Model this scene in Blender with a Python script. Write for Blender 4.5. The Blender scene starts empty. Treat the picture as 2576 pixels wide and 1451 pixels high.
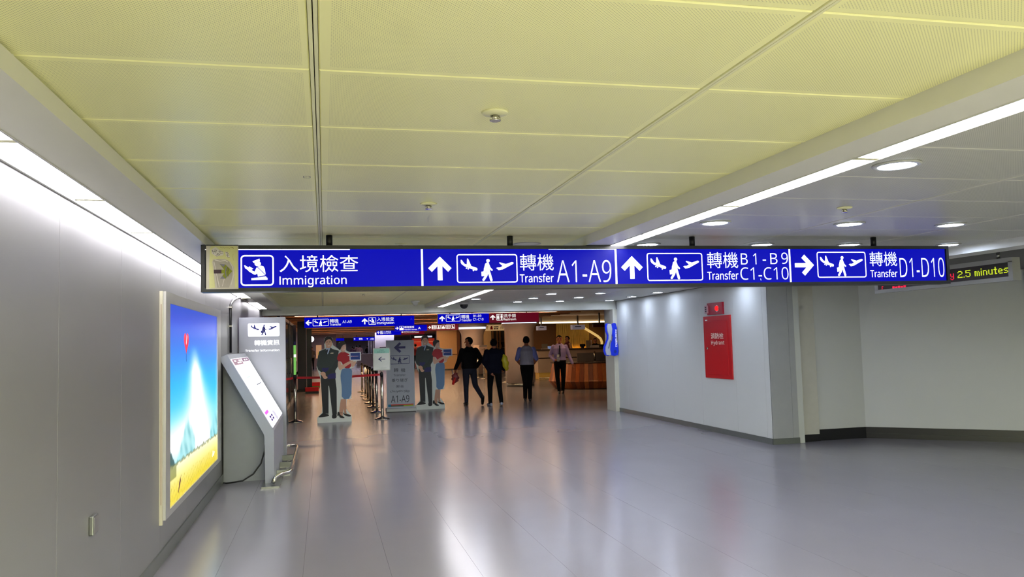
import bpy, bmesh, math, random
import numpy as np
from mathutils import Matrix, Vector

random.seed(7)
SC = bpy.context.scene
COL = SC.collection
PI = math.pi

# ------------------------------------------------------------------ camera
IW, IH, FPX = 2576.0, 1451.0, 2022.71
YAW, PITCH, ROLL, CAMH = 0.2307007, 0.0664704, 0.0271882, 1.6
def cam_axes():
    f = np.array([math.sin(YAW) * math.cos(PITCH), math.cos(YAW) * math.cos(PITCH), math.sin(PITCH)])
    r = np.array([math.cos(YAW), -math.sin(YAW), 0.0]); d = np.cross(f, r)
    c, s = math.cos(ROLL), math.sin(ROLL)
    return c * r + s * d, -s * r + c * d, f
CR, CD, CF = cam_axes()
cam_data = bpy.data.cameras.new('camera'); cam = bpy.data.objects.new('camera', cam_data); COL.objects.link(cam)
cam_data.sensor_width = 36.0; cam_data.lens = FPX / IW * 36.0; cam_data.clip_start = 0.05; cam_data.clip_end = 300
mw = Matrix.Identity(4)
for i in range(3):
    mw[i][0] = CR[i]; mw[i][1] = -CD[i]; mw[i][2] = -CF[i]
mw[0][3], mw[1][3], mw[2][3] = 0, 0, CAMH
cam.matrix_world = mw
SC.camera = cam
# measured survey: a photo point carried onto a known plane of the building
def _ray(px, py): return CR * ((px - IW / 2) / FPX) + CD * ((py - IH / 2) / FPX) + CF
def at_x(px, py, X): d = _ray(px, py); t = X / d[0]; return (X, t * d[1], CAMH + t * d[2])
def at_y(px, py, Y): d = _ray(px, py); t = Y / d[1]; return (t * d[0], Y, CAMH + t * d[2])
def at_z(px, py, Z=0.0): d = _ray(px, py); t = (Z - CAMH) / d[2]; return (t * d[0], t * d[1], Z)

# ------------------------------------------------------------------ world, exposure
world = bpy.data.worlds.new('world'); SC.world = world; world.use_nodes = True
world.node_tree.nodes['Background'].inputs[0].default_value = (0.8, 0.85, 1, 1)
world.node_tree.nodes['Background'].inputs[1].default_value = 0.0
SC.view_settings.view_transform = 'Standard'; SC.view_settings.look = 'None'
SC.cycles.max_bounces = 7; SC.cycles.diffuse_bounces = 4; SC.cycles.glossy_bounces = 3; SC.cycles.transparent_max_bounces = 4
SC.cycles.caustics_reflective = False; SC.cycles.caustics_refractive = False; SC.cycles.adaptive_threshold = 0.15
SC.view_settings.exposure = 0.0; SC.view_settings.gamma = 1.0; SC.view_settings.use_curve_mapping = False
STRIP_L, STRIP_R, DOWN, HALL, PANEL, FILL = 17.0, 30.0, 76.0, 17.0, 1.0, 42.0

# ------------------------------------------------------------------ materials
def lin(c):
    c = c / 255.0
    return c / 12.92 if c <= 0.04045 else ((c + 0.055) / 1.055) ** 2.4
def rgb(c): return (lin(c[0]), lin(c[1]), lin(c[2]), 1.0)
MATS = {}
def mat(name, c, rough=0.5, metal=0.0, spec=0.5, es=0.0, ec=None, noise=0.06, nscale=9.0, bump=0.0, bscale=60.0, stretch=None, alpha=None):
    if name in MATS: return MATS[name]
    m = bpy.data.materials.new(name); m.use_nodes = True; nt = m.node_tree; b = nt.nodes['Principled BSDF']
    b.inputs['Roughness'].default_value = rough; b.inputs['Metallic'].default_value = metal
    b.inputs['Specular IOR Level'].default_value = spec
    tc = nt.nodes.new('ShaderNodeTexCoord'); src = tc.outputs['Object']
    if stretch:
        mp = nt.nodes.new('ShaderNodeMapping'); mp.inputs['Scale'].default_value = stretch
        nt.links.new(src, mp.inputs[0]); src = mp.outputs[0]
    n = nt.nodes.new('ShaderNodeTexNoise'); n.inputs['Scale'].default_value = nscale; n.inputs['Detail'].default_value = 3
    nt.links.new(src, n.inputs['Vector'])
    mx = nt.nodes.new('ShaderNodeMix'); mx.data_type = 'RGBA'
    col = rgb(c)
    mx.inputs[6].default_value = tuple(v * (1 - noise) for v in col[:3]) + (1,)
    mx.inputs[7].default_value = tuple(min(1, v * (1 + noise)) for v in col[:3]) + (1,)
    nt.links.new(n.outputs['Fac'], mx.inputs[0]); nt.links.new(mx.outputs[2], b.inputs['Base Color'])
    if es > 0:
        b.inputs['Emission Color'].default_value = rgb(ec or c); b.inputs['Emission Strength'].default_value = es
        if es < 2.5: m.cycles.emission_sampling = 'NONE'   # dim printed faces: found by bounced rays only
    if bump > 0:
        n2 = nt.nodes.new('ShaderNodeTexNoise'); n2.inputs['Scale'].default_value = bscale; n2.inputs['Detail'].default_value = 2
        nt.links.new(src, n2.inputs['Vector'])
        bp = nt.nodes.new('ShaderNodeBump'); bp.inputs['Strength'].default_value = bump; bp.inputs['Distance'].default_value = 0.01
        nt.links.new(n2.outputs['Fac'], bp.inputs['Height']); nt.links.new(bp.outputs[0], b.inputs['Normal'])
    if alpha is not None:
        b.inputs['Alpha'].default_value = alpha
    MATS[name] = m
    return m
def perforated(name, c, rough):
    """painted metal ceiling panel with fine punched holes (plain border)"""
    m = mat(name, c, rough, 0.0, 0.6, noise=0.03, nscale=2.0)
    nt = m.node_tree; b = nt.nodes['Principled BSDF']
    geo = nt.nodes.new('ShaderNodeNewGeometry')
    mp = nt.nodes.new('ShaderNodeMapping'); mp.inputs['Rotation'].default_value = (0, 0, PI / 4); mp.inputs['Scale'].default_value = (2 * PI / 0.0075,) * 3
    nt.links.new(geo.outputs['Position'], mp.inputs[0])
    sp = nt.nodes.new('ShaderNodeSeparateXYZ'); nt.links.new(mp.outputs[0], sp.inputs[0])
    outs = []
    for k in (0, 1):
        s = nt.nodes.new('ShaderNodeMath'); s.operation = 'SINE'; nt.links.new(sp.outputs[k], s.inputs[0]); outs.append(s)
    a = nt.nodes.new('ShaderNodeMath'); a.operation = 'ADD'; nt.links.new(outs[0].outputs[0], a.inputs[0]); nt.links.new(outs[1].outputs[0], a.inputs[1])
    g = nt.nodes.new('ShaderNodeMath'); g.operation = 'GREATER_THAN'; g.inputs[1].default_value = 1.1; nt.links.new(a.outputs[0], g.inputs[0])
    # plain margin along every panel edge
    tc = nt.nodes.new('ShaderNodeTexCoord'); s3 = nt.nodes.new('ShaderNodeSeparateXYZ'); nt.links.new(tc.outputs['Generated'], s3.inputs[0])
    prev = g
    for k, lim in ((0, 0.475), (1, 0.455)):
        d = nt.nodes.new('ShaderNodeMath'); d.operation = 'SUBTRACT'; d.inputs[1].default_value = 0.5; nt.links.new(s3.outputs[k], d.inputs[0])
        ab = nt.nodes.new('ShaderNodeMath'); ab.operation = 'ABSOLUTE'; nt.links.new(d.outputs[0], ab.inputs[0])
        lt = nt.nodes.new('ShaderNodeMath'); lt.operation = 'LESS_THAN'; lt.inputs[1].default_value = lim; nt.links.new(ab.outputs[0], lt.inputs[0])
        mu = nt.nodes.new('ShaderNodeMath'); mu.operation = 'MULTIPLY'; nt.links.new(prev.outputs[0], mu.inputs[0]); nt.links.new(lt.outputs[0], mu.inputs[1]); prev = mu
    old = b.inputs['Base Color'].links[0].from_socket
    mx = nt.nodes.new('ShaderNodeMix'); mx.data_type = 'RGBA'; nt.links.new(old, mx.inputs[6])
    mx.inputs[7].default_value = tuple(v * 0.55 for v in rgb(c)[:3]) + (1,)
    nt.links.new(prev.outputs[0], mx.inputs[0]); nt.links.new(mx.outputs[2], b.inputs['Base Color'])
    return m
def striped(name, c1, c2, scale, axis='X', rough=0.7):
    m = mat(name, c1, rough); nt = m.node_tree; b = nt.nodes['Principled BSDF']
    tc = nt.nodes.new('ShaderNodeTexCoord'); w = nt.nodes.new('ShaderNodeTexWave'); w.bands_direction = axis; w.inputs['Scale'].default_value = scale
    nt.links.new(tc.outputs['Object'], w.inputs['Vector'])
    mx = nt.nodes.new('ShaderNodeMix'); mx.data_type = 'RGBA'; mx.inputs[6].default_value = rgb(c1); mx.inputs[7].default_value = rgb(c2)
    nt.links.new(w.outputs['Fac'], mx.inputs[0]); nt.links.new(mx.outputs[2], b.inputs['Base Color'])
    return m
def wood(name, c1, c2, scale=6.0, stretch=(6, 6, 0.5), rough=0.35):
    m = mat(name, c1, rough, stretch=stretch, nscale=scale, noise=0.1); nt = m.node_tree
    for n in nt.nodes:
        if n.type == 'MIX': n.inputs[6].default_value = rgb(c1); n.inputs[7].default_value = rgb(c2)
    return m

M_WALL = mat('satin_grey_wall', (130, 129, 131), 0.34, 0.0, 0.5, noise=0.02, nscale=1.5, bump=0.03, bscale=250)
M_WALL_R = mat('matt_pale_wall', (205, 208, 204), 0.45, noise=0.02, nscale=2, bump=0.02, bscale=200)
M_WALL_D = mat('warm_grey_wall', (214, 216, 218), 0.4, noise=0.02, nscale=2)
M_SEAM = mat('dark_seam', (70, 70, 68), 0.7)
M_CEIL = perforated('cream_perforated_panel', (252, 250, 184), 0.33)
M_CEIL_R = perforated('grey_lit_perforated_panel', (206, 206, 196), 0.34)  # right bay: its different, greyer light is put into the panel colour
M_CEILB = mat('ceiling_void', (150, 148, 120), 0.8)
M_RAIL = mat('cream_rail', (232, 230, 186), 0.4)
M_BEAM = mat('cream_beam', (222, 221, 208), 0.38, noise=0.02)
M_BEAM_G = mat('grey_beam', (190, 188, 182), 0.3, noise=0.02)
M_WHITE = mat('white_paint', (225, 226, 222), 0.45)
M_STEEL = mat('brushed_steel', (150, 152, 150), 0.28, 0.9, bump=0.03, bscale=120)
M_CHROME = mat('polished_steel', (206, 202, 190), 0.16, 1.0)
M_BASE = mat('grey_metal_skirting', (122, 126, 122), 0.3, 0.5)
M_BASEB = mat('black_skirting', (20, 20, 24), 0.35)
M_BLACK = mat('black_metal', (28, 29, 30), 0.42, 0.2)
M_BLACKP = mat('black_plastic', (18, 18, 20), 0.4)
M_TUBE = mat('white_diffuser', (255, 250, 240), 0.4, es=STRIP_L, ec=(252, 249, 255))
M_TUBE_R = mat('white_diffuser_cool', (255, 250, 244), 0.4, es=STRIP_R, ec=(252, 250, 255))
M_DOWN = mat('downlight_lens', (240, 245, 255), 0.3, es=DOWN, ec=(216, 228, 255))
M_BLUE = mat('backlit_blue', (0, 2, 50), 0.5, spec=.12, es=PANEL * 0.95, ec=(0, 2, 186), noise=0.02)
M_SIGNW = mat('backlit_white', (245, 248, 250), 0.35, es=1.0, ec=(250, 250, 246))
M_SIGNC = mat('backlit_white_line', (235, 240, 250), 0.35, es=0.8, ec=(226, 234, 250))
M_MAROON = mat('backlit_maroon', (110, 6, 30), 0.35, es=0.5, ec=(118, 6, 34))
M_RED = mat('red_enamel', (196, 14, 26), 0.32, noise=0.03)
M_REDB = mat('red_belt', (196, 14, 34), 0.6)
M_CREAMTXT = mat('cream_print', (240, 220, 205), 0.6)

def floor_mat():
    m = mat('polished_vinyl', (132, 129, 136), 0.16, 0.0, 0.4, noise=0.05, nscale=1.3)
    nt = m.node_tree; b = nt.nodes['Principled BSDF']
    geo = nt.nodes.new('ShaderNodeNewGeometry')
    n = nt.nodes.new('ShaderNodeTexNoise'); n.inputs['Scale'].default_value = 0.7; n.inputs['Detail'].default_value = 0
    nt.links.new(geo.outputs['Position'], n.inputs['Vector'])
    mr = nt.nodes.new('ShaderNodeMapRange'); mr.inputs[3].default_value = 0.2; mr.inputs[4].default_value = 0.24
    nt.links.new(n.outputs['Fac'], mr.inputs[0]); nt.links.new(mr.outputs[0], b.inputs['Roughness'])
    sp = nt.nodes.new('ShaderNodeTexNoise'); sp.inputs['Scale'].default_value = 70; nt.links.new(geo.outputs['Position'], sp.inputs['Vector'])
    cr = nt.nodes.new('ShaderNodeValToRGB'); cr.color_ramp.elements[0].position = 0.28; cr.color_ramp.elements[1].position = 0.36
    cr.color_ramp.elements[0].color = (0.97, 0.97, 0.965, 1); cr.color_ramp.elements[1].color = (1, 1, 1, 1)
    nt.links.new(sp.outputs['Fac'], cr.inputs[0])
    old = b.inputs['Base Color'].links[0].from_socket
    mu = nt.nodes.new('ShaderNodeMix'); mu.data_type = 'RGBA'; mu.blend_type = 'MULTIPLY'; mu.inputs[0].default_value = 1
    nt.links.new(old, mu.inputs[6]); nt.links.new(cr.outputs[0], mu.inputs[7]); nt.links.new(mu.outputs[2], b.inputs['Base Color'])
    w = nt.nodes.new('ShaderNodeTexNoise'); w.inputs['Scale'].default_value = 1.6; w.inputs['Detail'].default_value = 3; nt.links.new(geo.outputs['Position'], w.inputs['Vector'])
    bp = nt.nodes.new('ShaderNodeBump'); bp.inputs['Strength'].default_value = 0.005; bp.inputs['Distance'].default_value = 0.02
    return m
M_FLOOR = floor_mat()

# ------------------------------------------------------------------ mesh helpers
def box(bm, x0, x1, y0, y1, z0, z1, mi=0):
    v = [bm.verts.new(p) for p in ((x0, y0, z0), (x1, y0, z0), (x1, y1, z0), (x0, y1, z0), (x0, y0, z1), (x1, y0, z1), (x1, y1, z1), (x0, y1, z1))]
    for q in ((3, 2, 1, 0), (4, 5, 6, 7), (0, 1, 5, 4), (1, 2, 6, 5), (2, 3, 7, 6), (3, 0, 4, 7)):
        f = bm.faces.new([v[i] for i in q]); f.material_index = mi
def B(*boxes, bevel=0.0):
    bm = bmesh.new()
    for b in boxes: box(bm, *b)
    if bevel: bmesh.ops.bevel(bm, geom=bm.edges[:], offset=bevel, segments=2, affect='EDGES', profile=0.6)
    return bm
def lathe(bm, prof, n=24, c=(0, 0), caps=True):
    rings = []
    for r, z in prof:
        ring = []
        for k in range(n):
            a = 2 * PI * k / n
            ring.append(bm.verts.new((c[0] + r * math.cos(a), c[1] + r * math.sin(a), z)))
        rings.append(ring)
    for i in range(len(rings) - 1):
        for k in range(n):
            f = bm.faces.new((rings[i][k], rings[i][(k + 1) % n], rings[i + 1][(k + 1) % n], rings[i + 1][k])); f.smooth = True
    if caps: bm.faces.new(list(reversed(rings[0]))); bm.faces.new(rings[-1])
def L(prof, n=24, c=(0, 0)):
    bm = bmesh.new(); lathe(bm, prof, n, c); return bm
def tube(bm, pts, r, n=10):
    pts = [Vector(p) for p in pts]; rings = []
    up = None
    for i, p in enumerate(pts):
        t = (pts[min(i + 1, len(pts) - 1)] - pts[max(i - 1, 0)]).normalized()
        if up is None:
            up = Vector((0, 0, 1)) if abs(t.z) < 0.9 else Vector((1, 0, 0))
        a = t.cross(up).normalized(); b2 = a.cross(t).normalized(); up = b2
        rr = r[i] if isinstance(r, (list, tuple)) else r
        rings.append([bm.verts.new(p + a * rr * math.cos(2 * PI * k / n) + b2 * rr * math.sin(2 * PI * k / n)) for k in range(n)])
    for i in range(len(rings) - 1):
        for k in range(n):
            f = bm.faces.new((rings[i][k], rings[i + 1][k], rings[i + 1][(k + 1) % n], rings[i][(k + 1) % n])); f.smooth = True
    bm.faces.new(rings[0]); bm.faces.new(list(reversed(rings[-1])))
def T(pts, r, n=10):
    bm = bmesh.new(); tube(bm, pts, r, n); return bm
def prism(bm, poly, y0, y1):
    """polygon in (x, z), extruded from y0 to y1"""
    a = [bm.verts.new((p[0], y0, p[1])) for p in poly]; b = [bm.verts.new((p[0], y1, p[1])) for p in poly]
    n = len(poly)
    area = sum(poly[i][0] * poly[(i + 1) % n][1] - poly[(i + 1) % n][0] * poly[i][1] for i in range(n))
    if area < 0: a.reverse(); b.reverse()
    bm.faces.new(a); bm.faces.new(list(reversed(b)))
    for i in range(n):
        bm.faces.new((a[i], b[i], b[(i + 1) % n], a[(i + 1) % n]))
def P(polys, y0, y1):
    bm = bmesh.new()
    for p in polys: prism(bm, p, y0, y1)
    return bm
def ell(bm, c, r, n=16, m=10):
    ret = bmesh.ops.create_uvsphere(bm, u_segments=n, v_segments=m, radius=1.0)
    for v in ret['verts']: v.co = Vector((c[0] + v.co.x * r[0], c[1] + v.co.y * r[1], c[2] + v.co.z * r[2]))
    for v in ret['verts']:
        for f in v.link_faces: f.smooth = True
def circ(cx, cz, r, n=14, rz=None):
    return [(cx + r * math.cos(2 * PI * k / n), cz + (rz or r) * math.sin(2 * PI * k / n)) for k in range(n)]
def stroke(pts, w):
    """thick polyline as quads and round joints"""
    out = []
    for (x0, z0), (x1, z1) in zip(pts[:-1], pts[1:]):
        d = math.hypot(x1 - x0, z1 - z0) or 1e-6; nx, nz = -(z1 - z0) / d * w / 2, (x1 - x0) / d * w / 2
        out.append([(x0 + nx, z0 + nz), (x0 - nx, z0 - nz), (x1 - nx, z1 - nz), (x1 + nx, z1 + nz)])
    for p in pts: out.append(circ(p[0], p[1], w / 2, 10))
    return out
def rrect(x0, z0, x1, z1, r, n=5):
    out = []
    for cx, cz, a0 in ((x1 - r, z1 - r, 0), (x0 + r, z1 - r, PI / 2), (x0 + r, z0 + r, PI), (x1 - r, z0 + r, 1.5 * PI)):
        for k in range(n + 1):
            a = a0 + PI / 2 * k / n; out.append((cx + r * math.cos(a), cz + r * math.sin(a)))
    return out
def ring_poly(bm, outer, inner, y0, y1):
    n = len(outer)
    vo = [bm.verts.new((p[0], y0, p[1])) for p in outer]; vi = [bm.verts.new((p[0], y0, p[1])) for p in inner]
    wo = [bm.verts.new((p[0], y1, p[1])) for p in outer]; wi = [bm.verts.new((p[0], y1, p[1])) for p in inner]
    for i in range(n):
        j = (i + 1) % n
        bm.faces.new((vo[i], vo[j], vi[j], vi[i])); bm.faces.new((wo[j], wo[i], wi[i], wi[j]))
        bm.faces.new((vo[j], vo[i], wo[i], wo[j])); bm.faces.new((vi[i], vi[j], wi[j], wi[i]))

# ------------------------------------------------------------------ object helpers
def obj(name, bm, m, parent=None, loc=None, label=None, kind=None):
    me = bpy.data.meshes.new(name)
    if isinstance(bm, bmesh.types.BMesh):
        bmesh.ops.recalc_face_normals(bm, faces=bm.faces[:])
        bm.to_mesh(me); bm.free()
    else: me = bm
    if m is not None:
        for mm in (m if isinstance(m, (list, tuple)) else [m]): me.materials.append(mm)
    o = bpy.data.objects.new(name, me); COL.objects.link(o)
    if parent is not None: o.parent = parent
    if loc is not None: o.location = loc
    if label: o['label'] = label
    if kind: o['kind'] = kind
    return o
def share(name, src, parent=None, loc=(0, 0, 0), rotz=0.0):
    o = bpy.data.objects.new(name, src.data); COL.objects.link(o)
    if parent is not None: o.parent = parent
    o.location = loc; o.rotation_euler = (0, 0, rotz)
    return o
def thing(name, label, cat, loc=(0, 0, 0), rotz=0.0, group=None):
    o = bpy.data.objects.new(name, None); COL.objects.link(o)
    o.empty_display_size = 0.1; o.location = loc; o.rotation_euler = (0, 0, rotz)
    o['label'] = label; o['category'] = cat
    if group: o['group'] = group
    return o
def copy_tree(o, parent=None):
    c = o.copy(); COL.objects.link(c); c.parent = parent
    for ch in list(o.children): copy_tree(ch, c)
    return c
def struct(name, bm, m, loc=None): return obj(name, bm, m, None, loc, kind='structure')
ORD = ['first', 'second', 'third', 'fourth', 'fifth', 'sixth', 'seventh', 'eighth', 'ninth', 'tenth', 'eleventh', 'twelfth', 'thirteenth', 'fourteenth', 'fifteenth']
def sans(s):
    """plain grotesque letter forms (flagged 1) instead of the default humanist ones"""
    out = ''
    for c in s:
        if 'A' <= c <= 'Z' and c != 'I': out += chr(0x1D5A0 + ord(c) - 65)
        elif 'a' <= c <= 'z': out += chr(0x1D5BA + ord(c) - 97)
        elif '0' <= c <= '9': out += chr(0x1D7E2 + ord(c) - 48)
        else: out += c
    return out
def text_mesh(s, bold=0.0):
    s = sans(s)
    cu = bpy.data.curves.new('lettering', 'FONT'); cu.body = s; cu.extrude = 0.0; cu.offset = min(bold, 0.0); cu.resolution_u = 3
    o = bpy.data.objects.new('lettering', cu); COL.objects.link(o)
    dg = bpy.context.evaluated_depsgraph_get(); dg.update()
    me = bpy.data.meshes.new_from_object(o.evaluated_get(dg))
    bpy.data.objects.remove(o); bpy.data.curves.remove(cu)
    me.materials.clear()
    if bold > 0:                                   # heavier weight: slightly shifted copies of the glyph faces
        bm = bmesh.new(); bm.from_mesh(me); src = bm.faces[:]
        for q, (dx, dy) in enumerate(((bold, 0), (-bold, 0), (0, bold), (0, -bold))):
            r = bmesh.ops.duplicate(bm, geom=src)
            bmesh.ops.translate(bm, verts=[g for g in r['geom'] if isinstance(g, bmesh.types.BMVert)], vec=(dx, dy, 0.00025 * (q + 1)))
        bm.to_mesh(me); bm.free()
    return me
def text(s, bx, y, m, parent, name='lettering', bold=0.0, rot=0.0, label=None):
    """lettering fitted to the box (x0, z0, x1, z1), facing -y at depth y"""
    me = text_mesh(s, bold)
    n = len(me.vertices)
    if n == 0: return None
    co = np.empty(n * 3); me.vertices.foreach_get('co', co); co = co.reshape(-1, 3)
    if rot:
        c, sn = math.cos(rot), math.sin(rot); co[:, :2] = co[:, :2] @ np.array([[c, sn], [-sn, c]])
    mn, mxx = co.min(0), co.max(0)
    sx = (bx[2] - bx[0]) / (mxx[0] - mn[0]); sz = (bx[3] - bx[1]) / (mxx[1] - mn[1])
    out = np.stack([bx[0] + (co[:, 0] - mn[0]) * sx, y - co[:, 2], bx[1] + (co[:, 1] - mn[1]) * sz], 1)
    me.vertices.foreach_set('co', out.ravel()); me.update()
    o = obj(name, me, m, parent, label=label)
    return o

# ------------------------------------------------------------------ building constants
XL, XR = -1.22, 6.38          # left wall, right wall
ZC, ZB = 2.45, 2.37           # ceiling, bottom of the beams
YB = 17.05                    # bulkhead at the hall opening
PY, PY0 = 0.655, 2.488        # ceiling panel pitch
Y0 = -6.0                     # wall behind the camera

# ------------------------------------------------------------------ floor
floor = struct('floor', B((-1.6, 14.5, Y0 - .2, 101, -0.12, -0.012)), mat('floor_screed', (90, 88, 84), 0.8))
seams = [XL] + [0.44 + 0.605 * k for k in range(-2, 30) if XL + 0.1 < 0.44 + 0.605 * k < 10.2] + [10.3]
for a, b in zip(seams[:-1], seams[1:]):
    obj('floor_strip', B((a + 0.0007, b - 0.0007, Y0, YB + .2, -0.012, 0.0)), M_FLOOR, floor)
for a in range(0, 16):
    x0 = -1.6 + a * 1.0
    obj('floor_strip', B((x0 + 0.0012, min(x0 + 0.9988, 14.4), YB + .2012, 101, -0.012, 0.0)), M_FLOOR, floor)

# ------------------------------------------------------------------ ceiling and its panels
ceil = struct('ceiling', B((-1.5, 10.6, Y0 - .2, YB + .1, ZC + 0.03, ZC + 0.16)), M_CEILB)
def panel_mesh(name, w, d, m):
    bm = B((-w / 2, w / 2, -d / 2, d / 2, 0.0, 0.026))
    ed = [e for e in bm.edges if all(v.co.z < 0.001 for v in e.verts)]
    bmesh.ops.bevel(bm, geom=ed, offset=0.004, segments=1, affect='EDGES')
    return bm
rows = range(-13, 23)
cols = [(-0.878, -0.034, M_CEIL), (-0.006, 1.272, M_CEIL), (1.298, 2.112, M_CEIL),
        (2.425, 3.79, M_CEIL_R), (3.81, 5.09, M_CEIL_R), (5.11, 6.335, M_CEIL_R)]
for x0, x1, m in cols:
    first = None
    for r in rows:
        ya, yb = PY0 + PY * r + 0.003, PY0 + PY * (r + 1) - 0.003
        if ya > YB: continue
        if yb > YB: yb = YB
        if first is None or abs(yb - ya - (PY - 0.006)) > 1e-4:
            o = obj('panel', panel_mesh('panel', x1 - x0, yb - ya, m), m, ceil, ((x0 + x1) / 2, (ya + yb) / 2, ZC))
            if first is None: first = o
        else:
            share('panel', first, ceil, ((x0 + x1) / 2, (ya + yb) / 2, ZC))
# carrier rails between the panel columns
for xa, xb in ((-0.0325, -0.0215), (-0.0185, -0.0075), (1.2732, 1.2842), (1.2858, 1.2968), (3.7915, 3.8085), (5.0915, 5.1085)):
    obj('rail', B((xa, xb, Y0, YB, ZC - 0.003, ZC + 0.028), bevel=.0015), M_RAIL if xa < 3 else M_BEAM, ceil)
# ceiling of the side bay on the right (no panel joints can be seen there)
obj('side_bay', B((6.62, 10.4, Y0, 11.4, ZC - 0.02, ZC + 0.025)), mat('unlit_side_ceiling', (120, 118, 114), 0.6), ceil)  # unlit look of this bay put into a darker colour

# beams with recessed lights
struct('trim_1', B((-1.062, -0.85, Y0, YB, ZB, ZC + .02), (-0.85, -0.838, Y0, YB, ZB, ZC - 0.012)), M_BEAM)
struct('trim_2', B((2.085, 2.285, Y0, YB, ZB, ZC + .02)), M_BEAM)
struct('trim_3', B((6.335, 6.62, Y0, 10.72, ZB, ZC + .02)), M_WHITE)
for k, (xa, xb) in enumerate(((-1.072, -1.066), (-1.0655, -1.0625), (2.2855, 2.2885), (2.289, 2.294), (2.4165, 2.4225))):
    struct('trim_%d' % (k + 4), B((xa, xb, Y0, YB, ZB - 0.004, ZC)), M_STEEL if k in (0, 3) else M_BEAM)
struct('trim_9', B((-1.2195, -1.205, Y0, YB, ZB - 0.012, ZC)), M_BEAM_G)
# bulkhead over the hall opening, with a jamb at its right end
struct('trim_10', B((XL, XR + .3, YB, YB + .3, 2.27, ZC + .1), bevel=0.004), mat('cream_bulkhead', (222, 224, 214), 0.4))
struct('trim_11', B((6.285, XR + .3, YB - .06, YB + .5, 0, 2.27), bevel=0.004), mat('cream_jamb', (214, 212, 194), 0.45))

# ------------------------------------------------------------------ recessed luminaires
def luminaires(xa, xb, ys, m, where, group, skip=()):
    first = None
    for k, (ya, yb) in enumerate(ys):
        lab = 'white glowing ceiling light panel %s, %s' % (where, k_label(k, len(ys)))
        t = thing('ceiling_light', lab, 'ceiling light', ((xa + xb) / 2, (ya + yb) / 2, ZB), 0, group)
        w, d = (xb - xa) / 2, (yb - ya) / 2
        if k in skip:
            t['label'] = 'unlit grey cover plate in the light row %s' % where; t['category'] = 'cover plate'; t.name = 'cover_plate'
            obj('plate', B((-w, w, -d, d, 0.004, 0.03), bevel=0.002), M_STEEL, t); continue
        obj('diffuser', B((-w, w, -d + 0.02, d - 0.02, 0.004, 0.014)), m, t)
        obj('end_bar', B((-w, w, -d + .001, -d + 0.02, 0.0, 0.03)), M_RAIL, t)
        obj('end_bar', B((-w, w, d - 0.02, d - .001, 0.0, 0.03)), M_RAIL, t)
        obj('housing', B((-w, w, -d, d, 0.04, 0.07)), M_WHITE, t)
def k_label(k, n):
    return '%s counting from the near end' % ORD[k] if k < n - 1 else 'the farthest one, at the bulkhead'
ysL = [(3.19 - 1.195 + 1.195 * k, 3.19 + 1.195 * k) for k in range(-2, 12)]
ysL = [(a, min(b, YB)) for a, b in ysL if a < YB - .2]
luminaires(-1.204, -1.073, ysL, M_TUBE, 'along the left wall', 'lights along the left wall', skip=(11,))
ysR = [(3.085 - 1.235 + 1.235 * k, 3.085 + 1.235 * k) for k in range(-2, 12)]
ysR = [(a, min(b, YB)) for a, b in ysR if a < YB - .2]
luminaires(2.295, 2.416, ysR, M_TUBE_R, 'beside the right-hand beam', 'lights beside the right-hand beam')
# behind the photographer: both light rows, plus yellowish panels added to brighten the ceiling
for k in range(4):
    ya = -5.6 + 1.2 * k
    for xa, xb, m, wh in ((-1.204, -1.073, M_TUBE, 'left'), (2.295, 2.416, M_TUBE_R, 'right')):
        t = thing('ceiling_light', 'glowing ceiling light panel behind the viewpoint, %s row, number %s' % (wh, ORD[k]), 'ceiling light', ((xa + xb) / 2, ya + .6, ZB), 0, 'ceiling lights behind the viewpoint')
        obj('diffuser', B((xa - (xa + xb) / 2, xb - (xa + xb) / 2, -.58, .58, .004, .014)), m, t)
M_FILL = mat('yellowish_fill', (255, 252, 224), .4, es=FILL, ec=(250, 251, 206))
for r, y in enumerate((-4.9, -3.5, -2.1, -.72)):
    for c_, x in enumerate((0.62, 1.7, 3.1, 4.45)):
        t = thing('ceiling_light', 'added oblong yellowish fill light behind the viewpoint, %s row, %s from the left wall' % (ORD[r], ORD[c_]), 'ceiling light', (x, y, ZC), 0, 'added fill lights behind the viewpoint')
        obj('frame', B((-.32, .32, -.62, .62, -.008, -.0005)), M_WHITE, t); obj('diffuser', B((-.3, .3, -.6, .6, -.012, -.008)), M_FILL, t)

# downlights
RIMP = [(0.088, 0.0), (0.112, 0.0), (0.112, 0.008), (0.088, 0.008)]
def make_downlight():
    t = thing('downlight', '', 'downlight')
    bm = bmesh.new()
    lathe(bm, [(0.112, 0.0), (0.118, 0.004), (0.118, 0.01), (0.092, 0.01), (0.092, 0.0), (0.112, 0.0)], 32, caps=False)
    obj('trim_ring', bm, mat('downlight_ring', (186, 186, 184), 0.3), t)
    obj('lens', L([(0.086, 0.002), (0.09, 0.004), (0.09, 0.012)], 32), M_DOWN, t)
    return t
DLX = [2.85, 3.99, 4.92, 6.04]; DLN = ['nearest the light strip', 'second from the light strip', 'second from the hydrant wall', 'nearest the hydrant wall']
DLY = [(3.49, 'the row closest to the viewpoint'), (5.45, 'the row before the big sign'), (6.74, 'the row above the big sign'),
       (9.35, 'the row hidden behind the big sign'), (11.3, 'the row above the hydrant cabinet'), (13.9, 'the third row before the bulkhead'), (15.19, 'the second row before the bulkhead'), (16.5, 'the row at the bulkhead')]
proto = None
for y, yn in DLY:
    for x, xn in zip(DLX, DLN):
        if x < 3 and (y in (13.9, 16.5)): continue
        t = make_downlight() if proto is None else copy_tree(proto)
        proto = proto or t
        t.location = (x, y, ZC - 0.011)
        t['label'] = 'round downlight in %s, %s' % (yn, xn); t['group'] = 'round ceiling downlights'

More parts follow.
